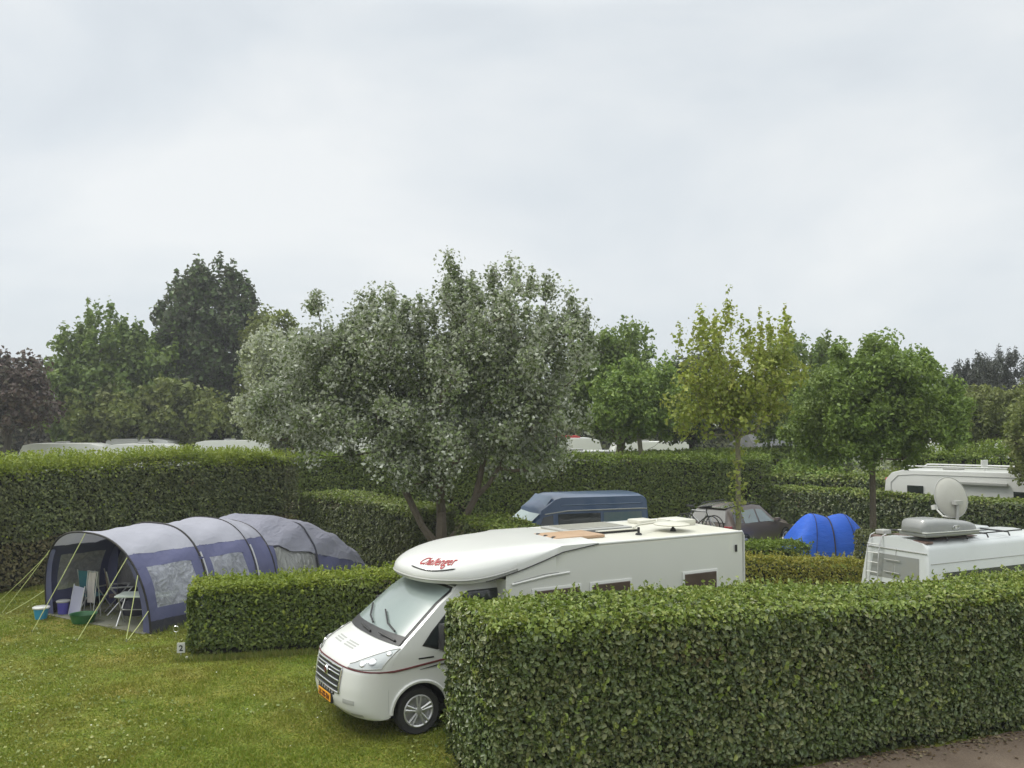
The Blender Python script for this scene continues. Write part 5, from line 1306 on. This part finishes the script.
# inner front wall on the second arch
IY = 1.47
def wallpoly(name, pts, mat, y=IY):
    mb = MB(); n = len(pts); mb.add([(x, y, z) for x, z in pts] + [(x, y + .006, z) for x, z in pts], [tuple(range(n)), tuple(range(n, 2 * n))[::-1]] + [(i, (i + 1) % n, n + (i + 1) % n, n + i) for i in range(n)])
    return mb.build(name, mat, TT)
arch = [(1.84 * abs(math.cos(a)) ** .78 * (1 if math.cos(a) > 0 else -1), 2.04 * math.sin(a) ** .8) for a in np.linspace(.62, pi - .62, 17)]
wallpoly('gable_panel', [(-1.78, 1.42), (1.78, 1.42)] + arch, M['navy'])
wallpoly('door_post_panel', [(-1.84, 0), (-1.45, 0), (-1.40, 1.42), (-1.79, 1.42)], M['navy'])
wallpoly('door_post_panel', [(-.25, 0), (.10, 0), (.28, 1.42), (-.05, 1.42)], M['navy'])
wallpoly('wall_window', [(.10, .5), (1.70, .5), (1.62, 1.42), (.26, 1.42)], M['pvc'])
wallpoly('low_wall_panel', [(.08, 0), (1.86, 0), (1.80, .5), (.10, .5)], M['navydark'])
wallpoly('door_flap', [(-1.46, .0), (-.24, .0), (-.20, .5), (-1.44, .5)], M['navydark'], IY + .05)
gs = MB(); gs.box((-1.8, -.1, .004), (1.8, 5.0, .02)); gs.build('groundsheet', paint('groundsheet', (.14, .145, .11), .8, dirt=.4, scale=3), TT)
# rear flap
fl = MB(); p0 = T_(7.3, phi_at(7.3, .4), .02); fl.add([p0, p0 + Vector((.28, .35, -.15)), p0 + Vector((.22, .1, -.38))], [(0, 1, 2)]); fl.build('rear_flap', M['tentgrey'], TT)
# guy ropes: from the tent to pegs in the grass
Minv = TT.matrix_basis.inverted() if False else (Matrix.Translation((-9.2, 20.1, 0)) @ Matrix.Rotation(TR, 4, 'Z')).inverted()
def rope(p0, pix, n=1):
    g = Minv @ G(*pix, 0.02); mb = MB(); mb.tube([p0, p0.lerp(g, .5) - Vector((0, 0, .02)), g], .0085, 6)
    o = mb.build('guy_rope', M['rope'], TT)
    pg = MB(); pg.tube([g + Vector((0, 0, .04)), g - Vector((0, 0, .03))], .012, 6); pg.build('peg', M['chrome'], o)
rope(T_(0, pi * .5, .02), (32, 632)); rope(T_(0, phi_at(0, 1.6), .02), (77, 641)); rope(T_(0, phi_at(0, 1.55, False), .02), (2, 613)); rope(T_(0, phi_at(0, 1.45, False), .02), (-6, 606))
rope(T_(0, phi_at(0, 1.25, True), .02), (126, 641)); rope(T_(0, phi_at(0, .5, True), .02), (127, 641)); rope(T_(.0, phi_at(0, .55, False), .02), (6, 614))

# camping things in the open front
def tl_(x, y, z=0): return tuple((Matrix.Translation((-9.2, 20.1, 0)) @ Matrix.Rotation(TR, 4, 'Z')) @ Vector((x, y, z)))
CT = thing('camping_table', 'folding camping table with pale top at the near edge of the tunnel tent', 'table', (-8.15, 20.0, 0), 0.05)
q = MB(); q.box((-.5, -.28, .64), (.72, .28, .68)); q.build('table_top', paint('pale_table_top', (.6, .66, .6), .5), CT, bevel=.01)
for x in (-.42, .62):
    for s in (-1, 1):
        q = MB(); q.tube([(x, s * .25, .64), (x - .04, -s * .24, .0)], .016, 6); q.build('leg', M['alloy'], CT)
q = MB(); q.tube([(-.42, 0, .33), (.62, 0, .33)], .012, 6); q.build('brace', M['alloy'], CT)
def chair(label, loc, rz_, mat):
    t = thing('camping_chair', label, 'chair', loc, rz_, 'folding camping chairs')
    q = MB(); q.grid([[(x, y, .42 - .05 * math.sin((x + .24) / .48 * pi)) for x in np.linspace(-.24, .24, 7)] for y in np.linspace(-.22, .22, 4)]); q.build('seat', mat, t, smooth=True)
    q = MB(); q.grid([[(x, .24 + .12 * (z - .5) + .03 * math.cos(x * 5), z) for x in np.linspace(-.25, .25, 7)] for z in np.linspace(.52, 1.0, 5)]); q.build('backrest', mat, t, smooth=True)
    for s in (-1, 1):
        q = MB(); q.tube([(s * .26, -.28, 0), (s * .26, .22, .62), (s * .26, .32, 1.02)], .014, 6); q.tube([(s * .26, .3, 0), (s * .26, -.24, .62)], .014, 6); q.tube([(s * .27, -.26, .63), (s * .27, .24, .64)], .02, 6); q.build('side_frame', M['alloy'], t)
    return t
teal = paint('teal_cloth', (.02, .12, .15), .8, bump=.2); brownc = paint('brown_cloth', (.13, .09, .07), .9, dirt=.6, dirtcol=(.3, .25, .2), scale=9, bump=.4)
chair('folding chair with dark teal back inside the tent front', tl_(-1.15, .75), TR + pi + .2, teal)
chair('brown patterned folding chair behind the hanging towel', tl_(-.55, .95), TR + pi - .5, brownc)
PB = thing('folded_panel', 'pale lilac folding cupboard panel leaning upright in front of the teal chair', 'folded_panel', tl_(-1.05, .12), TR - .15)  # upright panel of a folding storage cupboard
q = MB(); q.xf = Matrix.Rotation(R(-10), 4, 'X'); q.box((-.28, 0, .02), (.24, .035, .68)); q.build('sheet', paint('pale_lilac', (.40, .40, .52), .6), PB, bevel=.01)
q = MB(); q.xf = Matrix.Rotation(R(-10), 4, 'X')
for x in (-.29, .25): q.tube([(x, .015, 0), (x, .015, .72)], .014, 6)
q.build('frame', M['alloy'], PB)
TW = thing('towel', 'pale patterned towel hanging beside the teal chair', 'towel', tl_(-.72, .35), TR)
q = MB(); q.grid([[(x + .02 * math.sin(z * 6), .03 * math.sin(x * 22 + z * 4), z) for x in np.linspace(-.14, .14, 9)] for z in np.linspace(.32, 1.02, 10)]); q.build('cloth', M['towel'], TW, smooth=True)
q = MB(); q.tube([(-.2, .02, 1.03), (.2, .02, 1.03)], .012, 6)
for x in (-.18, .18): q.tube([(x, .02, 1.03), (x, .12, 0)], .011, 6); q.tube([(x, .02, 1.03), (x, -.08, 0)], .011, 6)
q.build('drying_rail', M['alloy'], TW)
def tub(name, label, cat, loc, r0, r1, h, mat, lidmat=None, handle=True):
    t = thing(name, label, cat, loc, .3)
    q = MB(); q.lathe([(.001, .01), (r0, .01), (r0 + (r1 - r0) * .5, h * .5), (r1, h), (r1 + .015, h + .005), (r1 - .01, h - .01), (r0 - .01, .03), (.001, .03)], 'Z', 24); q.build('body', mat, t, smooth=True)
    if lidmat: q = MB(); q.lathe([(r1 + .02, h - .01), (r1 + .025, h + .02), (r1, h + .035), (.001, h + .04)], 'Z', 24); q.build('lid', lidmat, t, smooth=True)
    if handle: q = MB(); q.tube([(r1 * math.cos(a), r1 * .2 + .02 * math.sin(a), h * .9 + .10 * math.sin(a) * -1) for a in np.linspace(0, pi, 12)], .006, 5); q.build('handle', M['chrome'], t)
bk = G(41, 619)
tub('bucket', 'blue bucket with white lid on the grass left of the tent', 'bucket', (bk.x, bk.y, 0), .12, .16, .25, paint('sky_blue_plastic', (.03, .28, .48), .4), M['white'])
tub('basin', 'green washing-up basin at the tent front', 'basin', tl_(-.32, -.10), .22, .28, .2, paint('green_plastic', (.02, .13, .04), .4), None, False)
tub('tub', 'small purple-blue tub left of the lilac panel', 'tub', tl_(-1.5, .15), .11, .13, .3, paint('violet_plastic', (.08, .07, .34), .4), M['trimgrey'])
bag = thing('bag', 'dark bag heaped inside the tent doorway', 'bag', tl_(-.1, 1.1), TR)
q = MB(); q.lathe([(.001, 0), (.32, .02), (.36, .15), (.28, .3), (.12, .38), (.001, .38)], 'Z', 20); q.build('sack', M['navydark'], bag, smooth=True)
q = MB(); q.tube([(-.1, 0, .36), (-.06, 0, .46), (.06, 0, .46), (.1, 0, .36)], .014, 6); q.build('strap', M['black'], bag)
# pitch marker and ball
pm = G(181, 656); PM = thing('pitch_marker', 'small white numbered marker standing in the grass by the low hedge', 'marker', (pm.x, pm.y, 0), .15)
q = MB(); q.box((-.075, -.012, .06), (.075, .012, .25)); q.build('plate', M['white'], PM, bevel=.004)
q = MB(); q.tube([(0, 0, 0), (0, 0, .08)], .012, 6); q.build('stake', M['trimgrey'], PM)
vs, fs = lettering('2', .15, .001, bold=.004); q = MB(); q.add([(x, -.014 - z, .10 + y) for x, y, z in vs], fs); q.build('numeral', M['black'], PM)
bl_ = G(187, 660); BL = MB(); BL.lathe([(.001, .0)] + [(.036 * math.sin(a), .036 - .036 * math.cos(a)) for a in np.linspace(.2, pi - .2, 9)] + [(.001, .072)], 'Z', 16, (bl_.x, bl_.y, 0)); tag(BL.build('ball', M['white'], smooth=True), 'small white ball on the grass beside the numbered marker', 'ball')
hk = G(176, 640); q = MB(); q.tube([(hk.x + .06 * math.cos(a), hk.y, .22 + .06 * math.sin(a)) for a in np.linspace(0, 2 * pi, 14)], .01, 6, cap=False); q.tube([(hk.x, hk.y, .16), (hk.x, hk.y, 0)], .01, 6); tag(q.build('ring_peg', M['chrome'], smooth=True), 'ring-headed metal stake at the left end of the low hedge', 'stake')

# ------------------------------------------------------------------ small blue tent
BT = thing('dome_tent', 'small bright blue two-arch tent on the grass right of the brown car', 'tent', (10.3, 29.6, 0), R(-4))
BT.scale = (1.14, 1.1, 1.05)
def bt_(x, a):
    """x along the tent, a around the arch"""
    k = (x + 1.2) / 2.4
    h = 1.24 + .13 * abs(math.sin(k * 2 * pi)) ** .8; e_ = max(0, (abs(x) - .55) / .65); h *= 1 - .30 * e_ ** 2
    yw = .95
    lean = .30 * math.sin(a) * (1 if x < 0 else -1) * (abs(x) / 1.2)
    return Vector((x + lean, -math.cos(a) * yw, h * math.sin(a) ** .8 if math.sin(a) > 0 else 0))
q = MB(); q.grid([[bt_(x, a) for a in np.linspace(0, pi, 21)] for x in np.linspace(-1.2, 1.2, 21)]); q.build('flysheet', M['bluetent'], BT, smooth=True)
for x in (-1.2, 1.2): q = MB(); q.add([bt_(x, a) for a in np.linspace(0, pi, 17)], [tuple(range(17))]); q.build('end_panel', M['bluetent'], BT)
for x in (-.02,):
    q = MB(); q.tube([bt_(x, a) * 1.01 for a in np.linspace(0, pi, 25)], .018, 6); q.build('arch_pole', M['navydark'], BT)
for x in (-.55, .6):
    q = MB(); q.tube([bt_(x, a) * 1.008 for a in np.linspace(0, pi, 25)], .008, 6); q.build('seam', M['navydark'], BT)
q = MB(); q.box((-1.15, -.96, .0), (1.15, .96, .03)); q.build('groundsheet', M['navydark'], BT)
JB = thing('folded_cloth', 'small pale heap of cloth between the car wheel and the blue tent', 'cloth', (9.15, 30.6, 0), .4)
q = MB(); q.lathe([(.28, 0), (.25, .15), (.15, .28), (.10, .42), (.001, .48)], 'Z', 14); q.build('sheet', fabric('pale_cloth', (.4, .5, .55), .1, .8, 6), JB, smooth=True)
q = MB(); q.lathe([(.12, .40), (.10, .5), (.001, .56)], 'Z', 12); q.build('cap', M['towel'], JB, smooth=True)
